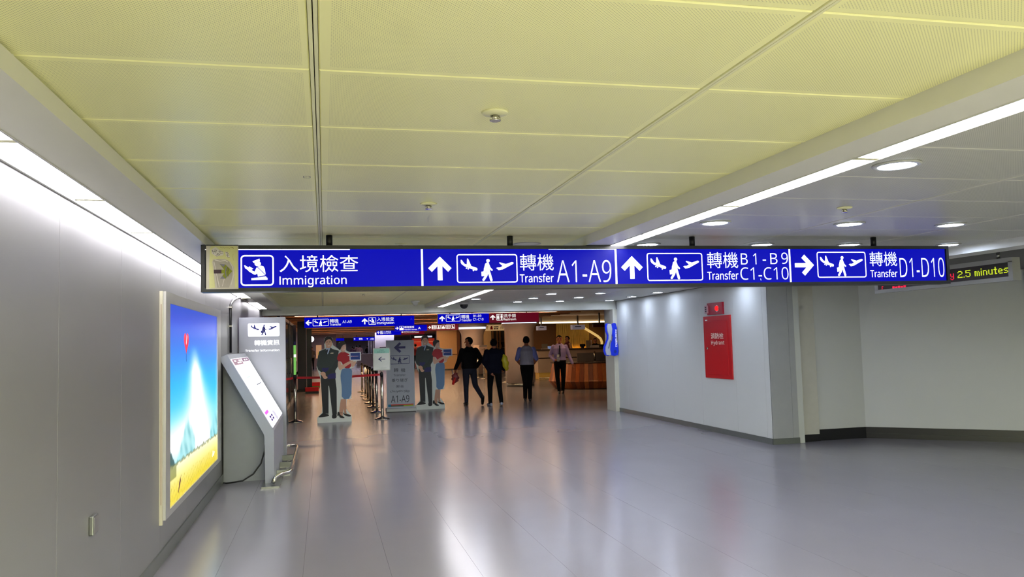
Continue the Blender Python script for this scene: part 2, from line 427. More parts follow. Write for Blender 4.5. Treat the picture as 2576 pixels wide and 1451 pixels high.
# sprinklers
def make_sprinkler():
    t = thing('sprinkler', '', 'sprinkler')
    obj('escutcheon', L([(0.012, -0.012), (0.045, -0.008), (0.052, 0.0)], 24), M_RAIL, t)
    bm = L([(0.012, -0.03), (0.012, -0.012)], 12); lathe(bm, [(0.02, -0.034), (0.022, -0.03), (0.008, -0.028)], 16)
    for s in (-1, 1): tube(bm, [(s * .014, 0, -.012), (s * .018, 0, -.022), (s * .012, 0, -.032)], 0.003, 6)
    obj('head', bm, M_CHROME, t)
    return t
ps = None
for x, y, lab in ((0.625, 2.858, 'cream sprinkler head with metal nozzle, the nearest and largest on the ceiling'), (0.625, 4.809, 'cream sprinkler head, second of the middle ceiling bay'),
                  (0.636, 6.757, 'small sprinkler head just above the big blue sign'), (3.452, 4.756, 'sprinkler head among the downlights of the right ceiling bay'),
                  (0.63, 13.2, 'tiny sprinkler head beyond the big blue sign'), (3.45, 8.7, 'sprinkler head hidden behind the big sign')):
    t = make_sprinkler() if ps is None else copy_tree(ps); ps = ps or t
    t.location = (x, y, ZC); t['label'] = lab; t['group'] = 'ceiling sprinklers'
t = thing('ceiling_speaker', 'flat round ceiling speaker grille above the big sign beside a post', 'speaker', (1.727, 6.744, ZC))
obj('rim', L([(0.1, -0.002), (0.118, -0.006), (0.125, 0.0)], 32), M_BEAM_G, t); obj('grille', L([(0.0999, -0.003), (0.1, 0.0)], 32), M_BEAM, t)
t = thing('ceiling_sticker', 'tiny outlined rectangular sticker on the ceiling beside the joint', 'sticker', (-0.075, 4.094, ZC))
bm = bmesh.new(); o_ = rrect(-.017, -.022, .017, .022, .002, 1); i_ = rrect(-.014, -.019, .014, .019, .002, 1); ring_poly(bm, o_, i_, 0, 0.001)
bmesh.ops.rotate(bm, verts=bm.verts[:], cent=(0, 0, 0), matrix=Matrix.Rotation(PI / 2, 3, 'X'))
obj('outline', bm, M_BLACKP, t, (0, 0, -0.0005))

# dome cameras on the bulkhead and ceiling
t = thing('dome_camera', 'dark dome security camera under the ceiling before the bulkhead', 'camera', (2.78, 16.15, ZC))
obj('housing', L([(0.1, -0.06), (0.115, -0.05), (0.115, 0.0)], 24), M_BEAM_G, t)
bm = bmesh.new(); ell(bm, (0, 0, -0.065), (0.085, 0.085, 0.085)); obj('dome', bm, mat('smoked_dome', (22, 22, 26), 0.08), t)
t = thing('dome_camera', 'small white dome camera on the middle ceiling beyond the sign', 'camera', (1.728, 15.591, ZC))
obj('housing', L([(0.075, -0.03), (0.085, -0.02), (0.085, 0.0)], 24), M_WHITE, t)
bm = bmesh.new(); ell(bm, (0, 0, -0.035), (0.06, 0.06, 0.06)); obj('dome', bm, mat('white_dome', (210, 212, 210), 0.2), t)

# ------------------------------------------------------------------ walls
wl = struct('wall_left', B((XL - .2, XL - .012, Y0 - .2, YB + .3, 0, ZC + .1)), M_SEAM)
yy = [4.19 + 1.21 * k for k in range(-9, 12)]
yy = [max(min(y, YB + .3), Y0) for y in yy]
for a, b in zip(yy[:-1], yy[1:]):
    if b - a > 0.05:
        obj('panel', B((XL - .012, XL, a + .0015, b - .0015, 0.1, ZC), bevel=0.0012), M_WALL, wl)
struct('baseboard_left', B((XL, XL + .012, Y0, YB + .3, 0, 0.1)), M_BASE)
wr = struct('wall_right', B((XR + .012, XR + .3, 10.722, YB, 0, ZC + .02)), M_SEAM)
ys = [10.711, 10.86, 11.73, 12.93, 14.13, 15.335, 16.4, YB - .06]
for a, b in zip(ys[:-1], ys[1:]):
    obj('panel', B((XR, XR + .012, a + .0015, b - .0015, 0.085, ZC), bevel=0.0012), M_WALL_R, wr)
struct('baseboard_right', B((XR - .012, XR, 10.7, YB - .06, 0, 0.085), (XR - .012, 6.81, 10.698, 10.71, 0, 0.085)), M_BASE)
M_PIER = mat('grey_pier', (168, 170, 172), 0.4)
wp = struct('wall_pier', B((XR + .3, 6.9, 10.722, 11.6, 0, ZC + .02)), M_SEAM)
obj('panel', B((XR, 6.712, 10.71, 10.722, 0.085, ZC)), M_PIER, wp)
obj('panel', B((6.715, 6.805, 10.71, 10.722, 0.085, ZC)), M_PIER, wp)
obj('panel', B((6.808, 6.9, 10.714, 10.722, 0.0, ZC)), M_WALL_R, wp)
struct('wall_side_pier', B((6.84, 7.205, 10.80, 11.5, 0.0, ZC)), mat('pale_pier', (206, 204, 196), 0.45))
struct('baseboard_side_pier', B((6.815, 7.21, 10.788, 10.80, 0, 0.105)), M_BASEB)
P0, P1 = at_z(2180, 1101), at_z(2576, 1113)
struct('wall_recess', B((7.205, 8.3, 10.845, 11.2, 0, ZC)), M_WALL_D)
struct('baseboard_recess', B((7.205, 8.03, 10.828, 10.845, 0, 0.165)), M_BASEB)
def angled(name, bm_fn, m):
    dx, dy = P1[0] - P0[0], P1[1] - P0[1]; ln = math.hypot(dx, dy)
    bm = bm_fn(ln); o = struct(name, bm, m, (P0[0], P0[1], 0)); o.rotation_euler = (0, 0, math.atan2(dy, dx)); return o
angled('wall_angled', lambda ln: B((-.15, ln + .2, 0.02, .2, 0, ZC)), M_WALL_D)
angled('baseboard_angled', lambda ln: B((-.0, ln + .2, 0.0, .02, 0, .165), (-.0, ln + .2, -.006, .0, 0, .075)), M_BASEB)
struct('wall_far_right', B((P1[0] + .085, P1[0] + .28, Y0, P1[1] - .1, 0, ZC + .02)), M_WALL_R)
struct('wall_back', B((-1.4, 9.9, Y0 - .2, Y0, 0, ZC + .02)), M_WALL_R)

# ------------------------------------------------------------------ pictograms (polygons in crop units, mapped into a box)
def mapper(src, dst):
    """src box (x0,y_top,x1,y_bottom) in picture units -> dst (x0,z0,x1,z1)"""
    def f(p):
        return (dst[0] + (p[0] - src[0]) / (src[2] - src[0]) * (dst[2] - dst[0]), dst[3] + (p[1] - src[1]) / (src[3] - src[1]) * (dst[1] - dst[3]))
    return f
def picto(polys, src, dst, y, m, parent, name='pictogram', t=0.0012):
    f = mapper(src, dst)
    return obj(name, P([[f(p) for p in q] for q in polys], y - t, y), m, parent)
SRC_T = (543, 290, 1295, 648)
TRANSFER = [[(594, 360), (607, 362), (640, 410), (668, 418), (672, 345), (684, 345), (722, 438), (790, 462), (798, 478), (790, 494), (770, 494), (640, 442), (605, 415), (594, 395)],
            circ(662, 464, 9, 10), circ(684, 473, 9, 10), circ(746, 495, 9, 10), circ(929, 372, 22),
            [(893, 410), (918, 392), (940, 400), (950, 470), (948, 512), (905, 512), (890, 500)],
            [(843, 510), (895, 503), (905, 562), (846, 566)],
            [(1028, 465), (1045, 458), (1075, 458), (1110, 440), (1065, 400), (1075, 393), (1150, 415), (1225, 390), (1245, 395), (1247, 408), (1235, 418), (1110, 482), (1060, 492)]]
TRANSFER += stroke([(938, 430), (948, 460), (975, 490)], 20) + stroke([(900, 420), (886, 470), (880, 510)], 18)
TRANSFER += stroke([(935, 500), (965, 615)], 30) + stroke([(922, 505), (902, 560), (868, 612)], 28)
SRC_I = (1095, 370, 1950, 1190)
IMMIG = [[(1400, 538), (1580, 468), (1592, 540), (1440, 592)], circ(1535, 605, 82, 18, 66),
         [(1535, 690), (1610, 655), (1680, 670), (1715, 740), (1735, 870), (1730, 905), (1540, 945), (1520, 860), (1480, 890), (1440, 890), (1300, 800), (1280, 760), (1330, 740), (1450, 815), (1500, 710)],
         [(1185, 645), (1210, 645), (1330, 720), (1310, 790), (1210, 720)], [(1310, 668), (1425, 735), (1370, 765), (1300, 720)],
         [(1370, 985), (1560, 965), (1750, 935), (1750, 965), (1785, 975), (1785, 1030), (1370, 1038)]]
IMMIG_STRAP = stroke([(1530, 695), (1735, 905)], 16) + stroke([(1430, 590), (1600, 545)], 9)
SRC_UP = (183, 322, 478, 617)
ARROW_UP = [[(332, 322), (478, 467), (434, 512), (362, 440), (362, 617), (302, 617), (302, 440), (230, 512), (183, 467)]]
def rot_arrow(k):
    out = []
    for q in ARROW_UP:
        r = []
        for x, y in q:
            u, v = x - 330.5, y - 469.5
            for _ in range(k): u, v = -v, u
            r.append((u + 330.5, v + 469.5))
        out.append(r)
    return out
ARROW_R, ARROW_L = rot_arrow(1), rot_arrow(3)
MAN = [circ(0, -40, 7, 10), [(-9, -31), (9, -31), (11, 0), (6, 0), (6, 30), (1, 30), (1, 2), (-1, 2), (-1, 30), (-6, 30), (-6, 0), (-11, 0)]]
WOM = [circ(0, -40, 7, 10), [(-8, -31), (8, -31), (13, -2), (9, -2), (13, 12), (5, 12), (5, 30), (1, 30), (1, 12), (-1, 12), (-1, 30), (-5, 30), (-5, 12), (-13, 12), (-9, -2), (-13, -2)]]
REST = [[(x - 20, y) for x, y in q] for q in WOM] + [[(-1.5, -46), (1.5, -46), (1.5, 32), (-1.5, 32)]] + [[(x + 20, y) for x, y in q] for q in MAN]
def frame_icon(dst, y, m, parent, w, r, name='pictogram_frame'):
    bm = bmesh.new(); ring_poly(bm, rrect(dst[0], dst[1], dst[2], dst[3], r), rrect(dst[0] + w, dst[1] + w, dst[2] - w, dst[3] - w, r * 0.6), y - .0012, y)
    return obj(name, bm, m, parent)

# ------------------------------------------------------------------ the big hanging sign
SY = 6.19
def sg(px, py): p = at_y(px, py, SY); return (p[0], p[2])
def sbox(x0, y0, x1, y1):
    a, b = sg(x0, y0), sg(x1, y0); c, d = sg(x0, y1), sg(x1, y1)
    return ((a[0] + c[0]) / 2, (c[1] + d[1]) / 2, (b[0] + d[0]) / 2, (a[1] + b[1]) / 2)
SX0, SX1, SZ0, SZ1 = -0.868, 5.545, 2.022, 2.366
sign = thing('hanging_sign', 'long blue backlit direction sign with black frame hanging across the corridor', 'sign', (0, 0, 0))
bm = bmesh.new()
fr = 0.028
box(bm, SX0, SX1, SY + .012, SY + .13, SZ0, SZ1)
box(bm, SX0, SX1, SY - .004, SY + .012, SZ1 - fr, SZ1); box(bm, SX0, SX1, SY - .004, SY + .012, SZ0, SZ0 + fr)
box(bm, SX0, SX0 + fr, SY - .004, SY + .012, SZ0 + fr, SZ1 - fr); box(bm, SX1 - fr, SX1, SY - .004, SY + .012, SZ0 + fr, SZ1 - fr)
obj('frame', bm, M_BLACK, sign)
dv = [SX0 + fr, sg(1062, 670)[0], sg(1550, 670)[0], sg(1988, 670)[0], SX1 - fr]
for k in range(4):
    pn = obj('blue_panel', B((dv[k] + .008, dv[k + 1] - .008, SY + .004, SY + .012, SZ0 + fr, SZ1 - fr)), M_BLUE, sign)
for k in (1, 2, 3):
    obj('divider', B((dv[k] - .008, dv[k] + .008, SY + .002, SY + .012, SZ0 + fr, SZ1 - fr)), M_SIGNC, sign)
obj('light_gap', B((dv[0], sg(880, 628)[0], SY + .001, SY + .004, SZ1 - fr - .007, SZ1 - fr)), M_SIGNW, sign)
obj('light_gap', B((sg(1380, 628)[0], dv[2], SY + .001, SY + .004, SZ1 - fr - .004, SZ1 - fr)), M_SIGNC, sign)
for px in (828, 1282, 1745, 2212):
    x = at_z(px, 594, ZC)[0]
    obj('post', L([(0.024, SZ1), (0.024, ZC)], 16, (x, SY + .065)), M_BLACK, sign)
yt = SY + .003
frame_icon(sbox(605, 641, 689, 719), yt, M_SIGNW, sign, .011, .03)
picto(IMMIG, SRC_I, sbox(605, 641, 689, 719), yt, M_SIGNW, sign)
picto(IMMIG_STRAP, SRC_I, sbox(605, 641, 689, 719), yt - .0013, M_BLUE, sign, 'pictogram_line')
text('入境檢查', sbox(703, 641, 901, 684), yt, M_SIGNW, sign)
text('Immigration', sbox(703, 693, 872, 722), yt, M_SIGNW, sign, bold=.003)
def aim(x0, y0, x1, y1, shape): picto(shape, SRC_UP, sbox(x0, y0, x1, y1), yt, M_SIGNW, sign, 'arrow')
aim(1077, 645, 1136, 705, ARROW_UP); aim(1563, 644, 1617, 701, ARROW_UP); aim(2000, 640, 2048, 693, ARROW_R)
for x0, y0, x1, y1 in ((1149, 639, 1302, 711), (1628, 636, 1768, 706), (2056, 633, 2179, 698)):
    bx = sbox(x0, y0, x1, y1)
    frame_icon(bx, yt, M_SIGNW, sign, .009, .022); picto(TRANSFER, SRC_T, bx, yt, M_SIGNW, sign)
for x0, y0, x1, y1 in ((1308, 639, 1393, 680), (1779, 634, 1857, 674), (2188, 633, 2257, 669)): text('轉機', sbox(x0, y0, x1, y1), yt, M_SIGNC, sign)
for x0, y0, x1, y1 in ((1308, 688, 1393, 710), (1780, 682, 1858, 703), (2190, 678, 2258, 697)): text('Transfer', sbox(x0, y0, x1, y1), yt, M_SIGNW, sign, bold=.005)
text('A1-A9', sbox(1401, 654, 1538, 710), yt, M_SIGNC, sign, bold=-.012)
for ch, x0, x1, y0, y1 in (('B', 1864, 1881, 637, 665), ('1', 1895, 1903, 637, 664.5), ('-', 1919, 1927.5, 652.5, 655.5), ('B', 1938, 1956, 636.5, 664), ('9', 1966, 1982.5, 635, 663.5)):
    text(ch, sbox(x0, y0, x1, y1), yt, M_SIGNC, sign, bold=-.004)
text('C1-C10', sbox(1863, 672, 1984, 703), yt, M_SIGNC, sign, bold=-.01)
text('D1-D10', sbox(2264, 648, 2376, 697), yt, M_SIGNC, sign, bold=-.01)
picto(stroke([(0, 0), (2, 10)], 4), (-3, -3, 6, 14), sbox(1913, 700, 1916, 706), yt, M_SIGNC, sign, 'scratch')

# hand-made paper notice taped over the left end of the sign
note = thing('paper_notice', 'hand-drawn yellow and grey paper notice with an arrow taped on the blue sign', 'notice')
nb = sbox(519, 617, 600, 727); NY = SY - .005
SRC_N = (188, 118, 1056, 1275)
obj('paper', B((nb[0], nb[2], NY - .002, NY, nb[1], nb[3])), mat('notice_paper', (196, 190, 174), 0.8, noise=.05, nscale=12), note)
M_NY = mat('notice_yellow', (208, 206, 146), 0.8, noise=.08, nscale=30); M_NL = mat('notice_grey', (168, 160, 148), 0.8, noise=.1, nscale=25)
M_NO = mat('notice_olive', (128, 136, 34), 0.8); M_ND = mat('notice_dark', (66, 48, 54), 0.8); M_NW = mat('notice_white', (214, 208, 200), .8)
def npoly(polys, m, k, name): return picto(polys, SRC_N, nb, NY - .002 - .0006 * k, m, note, name, .0006)
npoly([[(290, 200), (330, 140), (1030, 140), (1040, 1240), (960, 1240), (940, 700), (840, 560), (700, 480), (380, 480), (350, 560), (380, 760), (430, 1240), (270, 1260), (270, 600)]], M_NY, 1, 'yellow_paint')
npoly([[(370, 520), (500, 490), (770, 520), (860, 620), (900, 800), (880, 1000), (800, 1240), (480, 1240), (440, 900)]], M_NL, 1, 'grey_paint')
npoly(stroke([(400, 560), (430, 700), (470, 900), (540, 1220)], 16) + stroke([(620, 1200), (680, 980), (760, 760)], 14) + stroke([(830, 580), (900, 700), (930, 900), (860, 1160)], 16) + stroke([(430, 510), (560, 540), (700, 520), (760, 560)], 22), M_NW, 2, 'white_strokes')
npoly([[(395, 765), (600, 765), (600, 865), (395, 865)]], M_ND, 3, 'arrow_shaft')
npoly([[(600, 765), (670, 765), (545, 610), (700, 625), (890, 805), (705, 1005), (560, 1005), (670, 865), (600, 865)]], M_NO, 3, 'arrow_head')
npoly([[(545, 610), (700, 625), (660, 700)], [(560, 1005), (620, 930), (705, 1005)]] + stroke([(730, 700), (705, 830), (730, 960)], 26), mat('notice_blue_grey', (120, 118, 128), .8), 4, 'grey_bands')
npoly(stroke([(800, 720), (770, 830), (780, 940)], 12) + stroke([(770, 700), (735, 800)], 8), M_ND, 4, 'dark_bands')
npoly([[(330, 230), (440, 160), (560, 250), (660, 300), (650, 380), (460, 420), (340, 340)], [(690, 290), (780, 300), (830, 440), (730, 420)]], M_NW, 2, 'white_patches')
scr = []
for pts in ([(340, 260), (370, 250), (350, 300), (400, 280), (380, 350)], [(430, 220), (410, 300), (470, 250), (440, 330)], [(440, 400), (500, 350), (560, 370), (470, 415)], [(520, 280), (640, 290)], [(560, 250), (560, 330), (640, 325)],
            [(710, 300), (750, 320), (770, 300)], [(745, 330), (790, 340), (735, 385), (800, 375)], [(770, 390), (760, 430), (820, 440)], [(480, 330), (520, 340), (470, 380)]): scr += stroke(pts, 9)
npoly(scr, mat('notice_ink', (104, 100, 96), .8), 3, 'pen_strokes')
npoly(sum([stroke([(560 + 45 * k, 165 + 12 * (k % 2)), (600 + 45 * k, 190 + 10 * (k % 3))], 9) for k in range(8)], []) + stroke([(880, 170), (930, 205), (905, 175)], 14) + stroke([(915, 350), (905, 420), (920, 520)], 6), mat('notice_brown_ink', (170, 156, 92), .8), 3, 'faint_strokes')
obj('tape', B((nb[0], nb[2], NY - .0035, NY - .0001, nb[3] - .003, nb[3] + .003)), M_BLACK, note)

# ------------------------------------------------------------------ led display hanging in the side bay
LX = 7.0
a, b_ = at_x(2201, 735.5, LX), at_x(2549, 706, LX)
LY0, LY1 = b_[1], a[1]; LZ0, LZ1 = 2.1, 2.345
led = thing('led_display', 'grey hanging display board with yellow and red dot-matrix letters', 'display', (LX, LY1, LZ0), -PI / 2)
W, Hh = LY1 - LY0, LZ1 - LZ0
bm = bmesh.new(); box(bm, 0, W, 0.008, .1, 0, Hh); b1 = .04
box(bm, 0, W, 0, .008, 0, b1 + .005); box(bm, 0, W, 0, .008, Hh - b1 - .01, Hh); box(bm, 0, .06, 0, .008, b1, Hh - b1); box(bm, W - .055, W, 0, .008, b1, Hh - b1)
obj('case', bm, mat('display_case', (172, 172, 168), .4), led)
obj('screen', B((.06, W - .055, 0.006, .009, b1, Hh - b1)), mat('display_screen', (52, 44, 42), .35), led)
obj('post', L([(.02, Hh), (.02, ZC - .02 - LZ0)], 12, (W - .22, .05)), M_STEEL, led)
obj('post', L([(.02, Hh), (.02, ZC - .02 - LZ0)], 12, (.3, .05)), M_STEEL, led)
GL = {'2': '01110 10001 00001 00110 01000 10000 11111', '.': '0 0 0 0 0 0 1', '5': '11111 10000 11110 00001 00001 10001 01110', 'm': '00000 00000 11010 10101 10101 10101 10101',
      'i': '1 0 1 1 1 1 1', 'n': '0000 0000 1110 1001 1001 1001 1001', 'u': '0000 0000 1001 1001 1001 1001 0111', 't': '010 010 111 010 010 010 011', 'e': '0000 0000 0110 1001 1111 1000 0111',
      's': '0000 0000 0111 1000 0110 0001 1110', ' ': '00 00 00 00 00 00 00', 'y': '1001 1001 1001 0111 0001 1001 0110', 'E': '1111 1000 1000 1110 1000 1000 1111'}
M_LY = mat('led_yellow', (200, 220, 40), .5, es=1.0, ec=(196, 216, 30)); M_LR = mat('led_red', (230, 20, 60), .5, es=1.0, ec=(236, 20, 60))
def dots(s, x1, z0, h, m, sx=1.25):
    p = h / 7.0; width = sum(len(GL[c].split()[0]) + 1 for c in s) * p * sx; x = x1 - width
    for c in s:
        rowsg = GL[c].split(); bm = bmesh.new(); n = 0
        for r, line in enumerate(rowsg):
            for q, v in enumerate(line):
                if v == '1':
                    box(bm, x + q * p * sx + p * .05, x + (q + 1) * p * sx - p * .02, 0.0045, .006, z0 + (6 - r) * p + p * .08, z0 + (7 - r) * p - p * .08); n += 1
        if n: obj('letter', bm, m, led)
        else: bm.free()
        x += (len(rowsg[0]) + 1) * p * sx
    return x1 - width
xe = dots('2.5 minutes', W - .045, b1 + .045, .078, M_LY, 1.3)
dots('y', xe - .04, b1 + .03, .075, M_LR, 1.32)
dots('E', .17, b1 - .0, .045, M_LR); 
for k in range(5): obj('letter', B((.33 + .05 * k, .37 + .05 * k, .0045, .006, b1 + .003, b1 + .03 - .006 * (k % 2))), M_LR, led)

# ------------------------------------------------------------------ fire hydrant cabinet and alarm on the right wall
hy0, hy1, hz0, hz1 = 11.805, 12.745, .905, 1.945
hyd = thing('hydrant_cabinet', 'tall red fire hydrant cabinet set on the white right wall', 'cabinet', (XR, hy1, hz0), -PI / 2)
W, Hh = hy1 - hy0, hz1 - hz0
obj('body', B((0, W, -.02, -.0002, 0, Hh), bevel=.003), M_RED, hyd)
door = obj('door', B((.075, W - .1, -.026, -.02, .06, Hh - .09), bevel=.003), M_RED, hyd)
obj('handle', L([(.02, 0), (.024, .004), (.016, .018)], 16), M_CHROME, door, None)
h = door.children[0]; h.rotation_euler = (PI / 2, 0, 0); h.location = (.14, -.026, .5)
text('消防栓', (.27, Hh - .385, W - .23, Hh - .285), -.0265, M_CREAMTXT, hyd, bold=.02)
text('Hydrant', (.27, Hh - .50, W - .21, Hh - .41), -.0265, M_CREAMTXT, hyd, bold=.012)
obj('label_plate', B((.07, .15, -.022, -.02, Hh - .075, Hh - .055)), M_WHITE, hyd)
al = thing('fire_alarm', 'small red fire alarm box with glowing red lamp above the hydrant cabinet', 'alarm', (XR, 12.56, 1.965), -PI / 2)
obj('box', B((0, .54, -.035, -.0002, 0, .2), bevel=.004), mat('dark_red_enamel', (170, 10, 44), .35), al)
bm = bmesh.new(); ell(bm, (.37, -.04, .1), (.045, .035, .045)); obj('lamp', bm, mat('red_lamp', (255, 30, 30), .2, es=2.0, ec=(255, 16, 20)), al)
bm = L([(.052, 0), (.056, .01)], 20); bmesh.ops.rotate(bm, verts=bm.verts[:], cent=(0, 0, 0), matrix=Matrix.Rotation(PI / 2, 3, 'X')); bmesh.ops.translate(bm, verts=bm.verts[:], vec=(.37, -.033, .1)); obj('lamp_rim', bm, M_CHROME, al)
obj('side_plate', B((-.045, .055, -.06, -.036, .03, .165), bevel=.003), mat('pink_plate', (206, 160, 170), .5), al)
obj('plate_print', B((-.02, .03, -.0615, -.06, .05, .075), (-.02, .03, -.0615, -.06, .085, .11), (-.02, .03, -.0615, -.06, .12, .14)), M_BLACKP, al)
bm = bmesh.new(); tube(bm, [(.43, -.04, .085), (.435, -.05, .06)], .008, 8); obj('test_button', bm, M_CHROME, al)

# ------------------------------------------------------------------ advertising light box on the left wall
AX = -1.178
ad = thing('advertising_lightbox', 'tall glowing advertising light box with sky and meadow picture on the left wall', 'light box', (XL, 0, 0), PI / 2)
q0 = at_x(403, 735, XL)[1]
pl0, pl1 = at_x(428, 1277, AX), at_x(549, 1155, AX); pt0, pt1 = at_x(429, 763, AX), at_x(547, 797, AX)
ya, yb_, za, zb = pl0[1], (pl1[1] + pt1[1]) / 2, (pl0[2] + pl1[2]) / 2, (pt0[2] + pt1[2]) / 2
yo0, yo1, zo0, zo1 = q0, yb_ + .28, .33, 2.062
dpt = AX - XL
M_FRAME = mat('brushed_frame', (196, 194, 192), .3, .35)
bm = bmesh.new()
box(bm, yo0, yo1, -dpt + .012, -.0002, zo0, zo1)
box(bm, yo0, ya, -dpt, -dpt + .012, zo0, zo1); box(bm, yb_, yo1, -dpt, -dpt + .012, zo0, zo1)
box(bm, ya, yb_, -dpt, -dpt + .012, zb, zo1); box(bm, ya, yb_, -dpt, -dpt + .012, zo0, za)
obj('frame', bm, M_FRAME, ad)
obj('edge_strip', B((yo0 - .03, yo0, -dpt * .55, -.0005, zo0 - .03, zo1)), mat('cream_strip', (206, 200, 178), .4), ad)
obj('edge_groove', B((yo0 - .0305, yo0 - .0295, -dpt * .36, -dpt * .26, zo0 + .12, zo1 - .1)), mat('groove_brown', (150, 110, 90), .6), ad)
# the printed picture: colours laid on a fine grid
NU, NV = 150, 110
def ad_color(u, v):
    def mixc(a, b, t): t = max(0, min(1, t)); return tuple(a[i] + (b[i] - a[i]) * t for i in range(3))
    c = mixc((10, 175, 248), (4, 62, 208), (v - .6) / .34)
    if v > .9: c = mixc(c, (26, 70, 196), (v - .9) / .1)
    c = mixc(c, (110, 220, 252), (.6 - v) / .22)
    w = .07 + .5 * max(0, .78 - v) ** 1.15                      # beam of cloud light widening downwards
    g = 1.25 * math.exp(-((u - .46 - .25 * (.7 - v)) / w) ** 2) * max(0, min(1, (.80 - v) / .16))
    g += 1.0 * math.exp(-((u - .12) / .4) ** 2 - ((v - .30) / .10) ** 2)
    c = mixc(c, (255, 255, 255), g)
    hz = .192 - .02 * u
    rid = .012 * math.sin(u * 47) + .008 * math.sin(u * 101)
    hm = hz + .02 + .17 * math.exp(-((u - .35) / .10) ** 2) + .10 * math.exp(-((u - .24) / .08) ** 2) + .19 * max(0, (u - .8) / .2) ** .6 + rid
    if hz < v < hm:
        k = .5 + .5 * math.sin(u * 70 + v * 30)
        c = mixc(c, mixc((150, 222, 226), (84, 168, 176), k * (.6 + .4 * math.sin(u * 23 + v * 61))), (.75 if (u < .45 or u > .78) else .25) * min(1, (hm - v) / .05))
    if v < .30 - u * 1.1 and v > hz: c = (50, 92, 92)
    if v < hz:
        t = (hz - v) / hz
        c = mixc((255, 250, 214), (232, 208, 40), t * 1.15)
        if t > .45 and math.sin(u * 190 + 3 * math.sin(v * 90)) * math.sin(v * 260 + u * 40) > .55: c = mixc(c, (150, 150, 20), .55)
        if u < .12 and t < .35: c = mixc(c, (90, 100, 30), .6)
    if abs(v - hz - .004 * math.sin(u * 90)) < .006 + .008 * max(0, math.sin(u * 61)) * abs(math.sin(u * 151)): c = mixc(c, (104, 110, 60), .6)
    if abs((u - .17) - (v - .07) * .55) < .014 - .25 * abs(v - .07) and .03 < v < .115: c = (104, 56, 36)
    return tuple(lin(max(0, min(255, k))) for k in c)
me = bpy.data.meshes.new('picture')
vs, fs, cs = [], [], []
for j in range(NV + 1):
    for i in range(NU + 1):
        u, v = i / NU, j / NV
        vs.append((ya + (yb_ - ya) * u, -dpt + .011, za + (zb - za) * v)); cs.append(ad_color(u, v))
for j in range(NV):
    for i in range(NU):
        k = j * (NU + 1) + i; fs.append((k, k + 1, k + NU + 2, k + NU + 1))
me.from_pydata(vs, [], fs); ca = me.color_attributes.new('print', 'FLOAT_COLOR', 'POINT')
ca.data.foreach_set('color', np.array([(*c, 1) for c in cs], dtype=np.float32).ravel())
m = mat('backlit_print', (200, 220, 240), .3, spec=.3, es=1.15); nt = m.node_tree; va = nt.nodes.new('ShaderNodeVertexColor'); va.layer_name = 'print'
nt.links.new(va.outputs[0], nt.nodes['Principled BSDF'].inputs['Emission Color'])
for n in nt.nodes:
    if n.type == 'MIX': n.inputs[6].default_value = n.inputs[7].default_value = (.03, .035, .04, 1)
obj('picture', me, m, ad)
hb = at_x(472, 860, AX); hu, hv = hb[1], hb[2]
hs = .085
heart = [(hu + hs * 1.5 * 16 * math.sin(t) ** 3 / 16, hv + hs * (13 * math.cos(t) - 5 * math.cos(2 * t) - 2 * math.cos(3 * t) - math.cos(4 * t)) / 13) for t in [2 * PI * k / 28 for k in range(28)]]
obj('printed_balloon', P([heart], -dpt + .0095, -dpt + .0105), mat('balloon_print', (225, 20, 60), .3, es=.9, ec=(225, 20, 60)), ad)
obj('printed_string', P(stroke([(hu, hv - hs), (hu + .01, hv - hs * 2.0)], .01), -dpt + .0095, -dpt + .0105), mat('string_print', (20, 60, 120), .3), ad)
obj('printed_mark', P(stroke([(hu - .01, hv - .01), (hu + .02, hv + .045)], .03), -dpt + .0085, -dpt + .0094), mat('pink_print', (250, 190, 200), .3, es=.7), ad)
sq = at_x(540, 1140, AX)
obj('printed_mark', P(stroke([(sq[1] - .1, sq[2] - .02), (sq[1] - .05, sq[2] + .03), (sq[1], sq[2] - .02), (sq[1] + .06, sq[2] + .01)], .012), -dpt + .0095, -dpt + .0105), M_SIGNW, ad)

# wall box near the floor
wb = thing('wall_socket', 'small square grey cover plate low on the left wall', 'wall plate', (XL, 4.765, .64), PI / 2)
obj('box', B((-.05, .05, -.022, -.0002, 0, .1), bevel=.004), M_STEEL, wb); obj('plate', B((-.042, .042, -.025, -.022, .008, .092), bevel=.002), mat('plate_grey', (140, 136, 136), .35, .3), wb)

# ------------------------------------------------------------------ transfer information stand
M_STAND = mat('silver_stand', (160, 163, 176), .36, .1, noise=.03)
M_STAND_D = mat('silver_stand_side', (150, 154, 160), .45, .2)
KY0, KY1 = 10.0, 12.25
ip = thing('information_board', 'tall silver board with lit pictogram panel and white lettering against the left wall', 'information board', (0, 12.3, 0))
obj('board', B((XL + .014, -.553, 0, .09, .0, 2.06), bevel=.004), M_STAND, ip)
def ib(px, py): p = at_y(px, py, 12.3); return (p[0], p[2])
def ibox(x0, y0, x1, y1): a, b = ib(x0, y1), ib(x1, y0); return (a[0], a[1], b[0], b[1])
pb = ibox(624, 812, 703, 847)
obj('pictogram_panel', P([rrect(*pb, .02)], -.004, 0), mat('lit_white_panel', (245, 248, 255), .3, es=1.1, ec=(244, 248, 255)), ip)
picto(TRANSFER, (520, 318, 1318, 655), pb, -.0042, mat('print_navy', (10, 10, 120), .4), ip)
text('轉機資訊', ibox(640, 854, 703, 869), -.003, M_SIGNW, ip, bold=.005)
text('Transfer information', ibox(617, 877, 703, 885), -.003, M_SIGNW, ip, bold=.005)
k_ = thing('information_console', 'slanted silver information console with glowing white screen beside the light box', 'console', (0, KY0, 0))
prof = [(-1.205, 1.508), (-1.118, 1.547), (-.592, .63), (-.592, .0), (-.692, .0), (-.70, .585)]
KW = KY1 - KY0
obj('body', P([prof], 0, KW), M_STAND, k_)
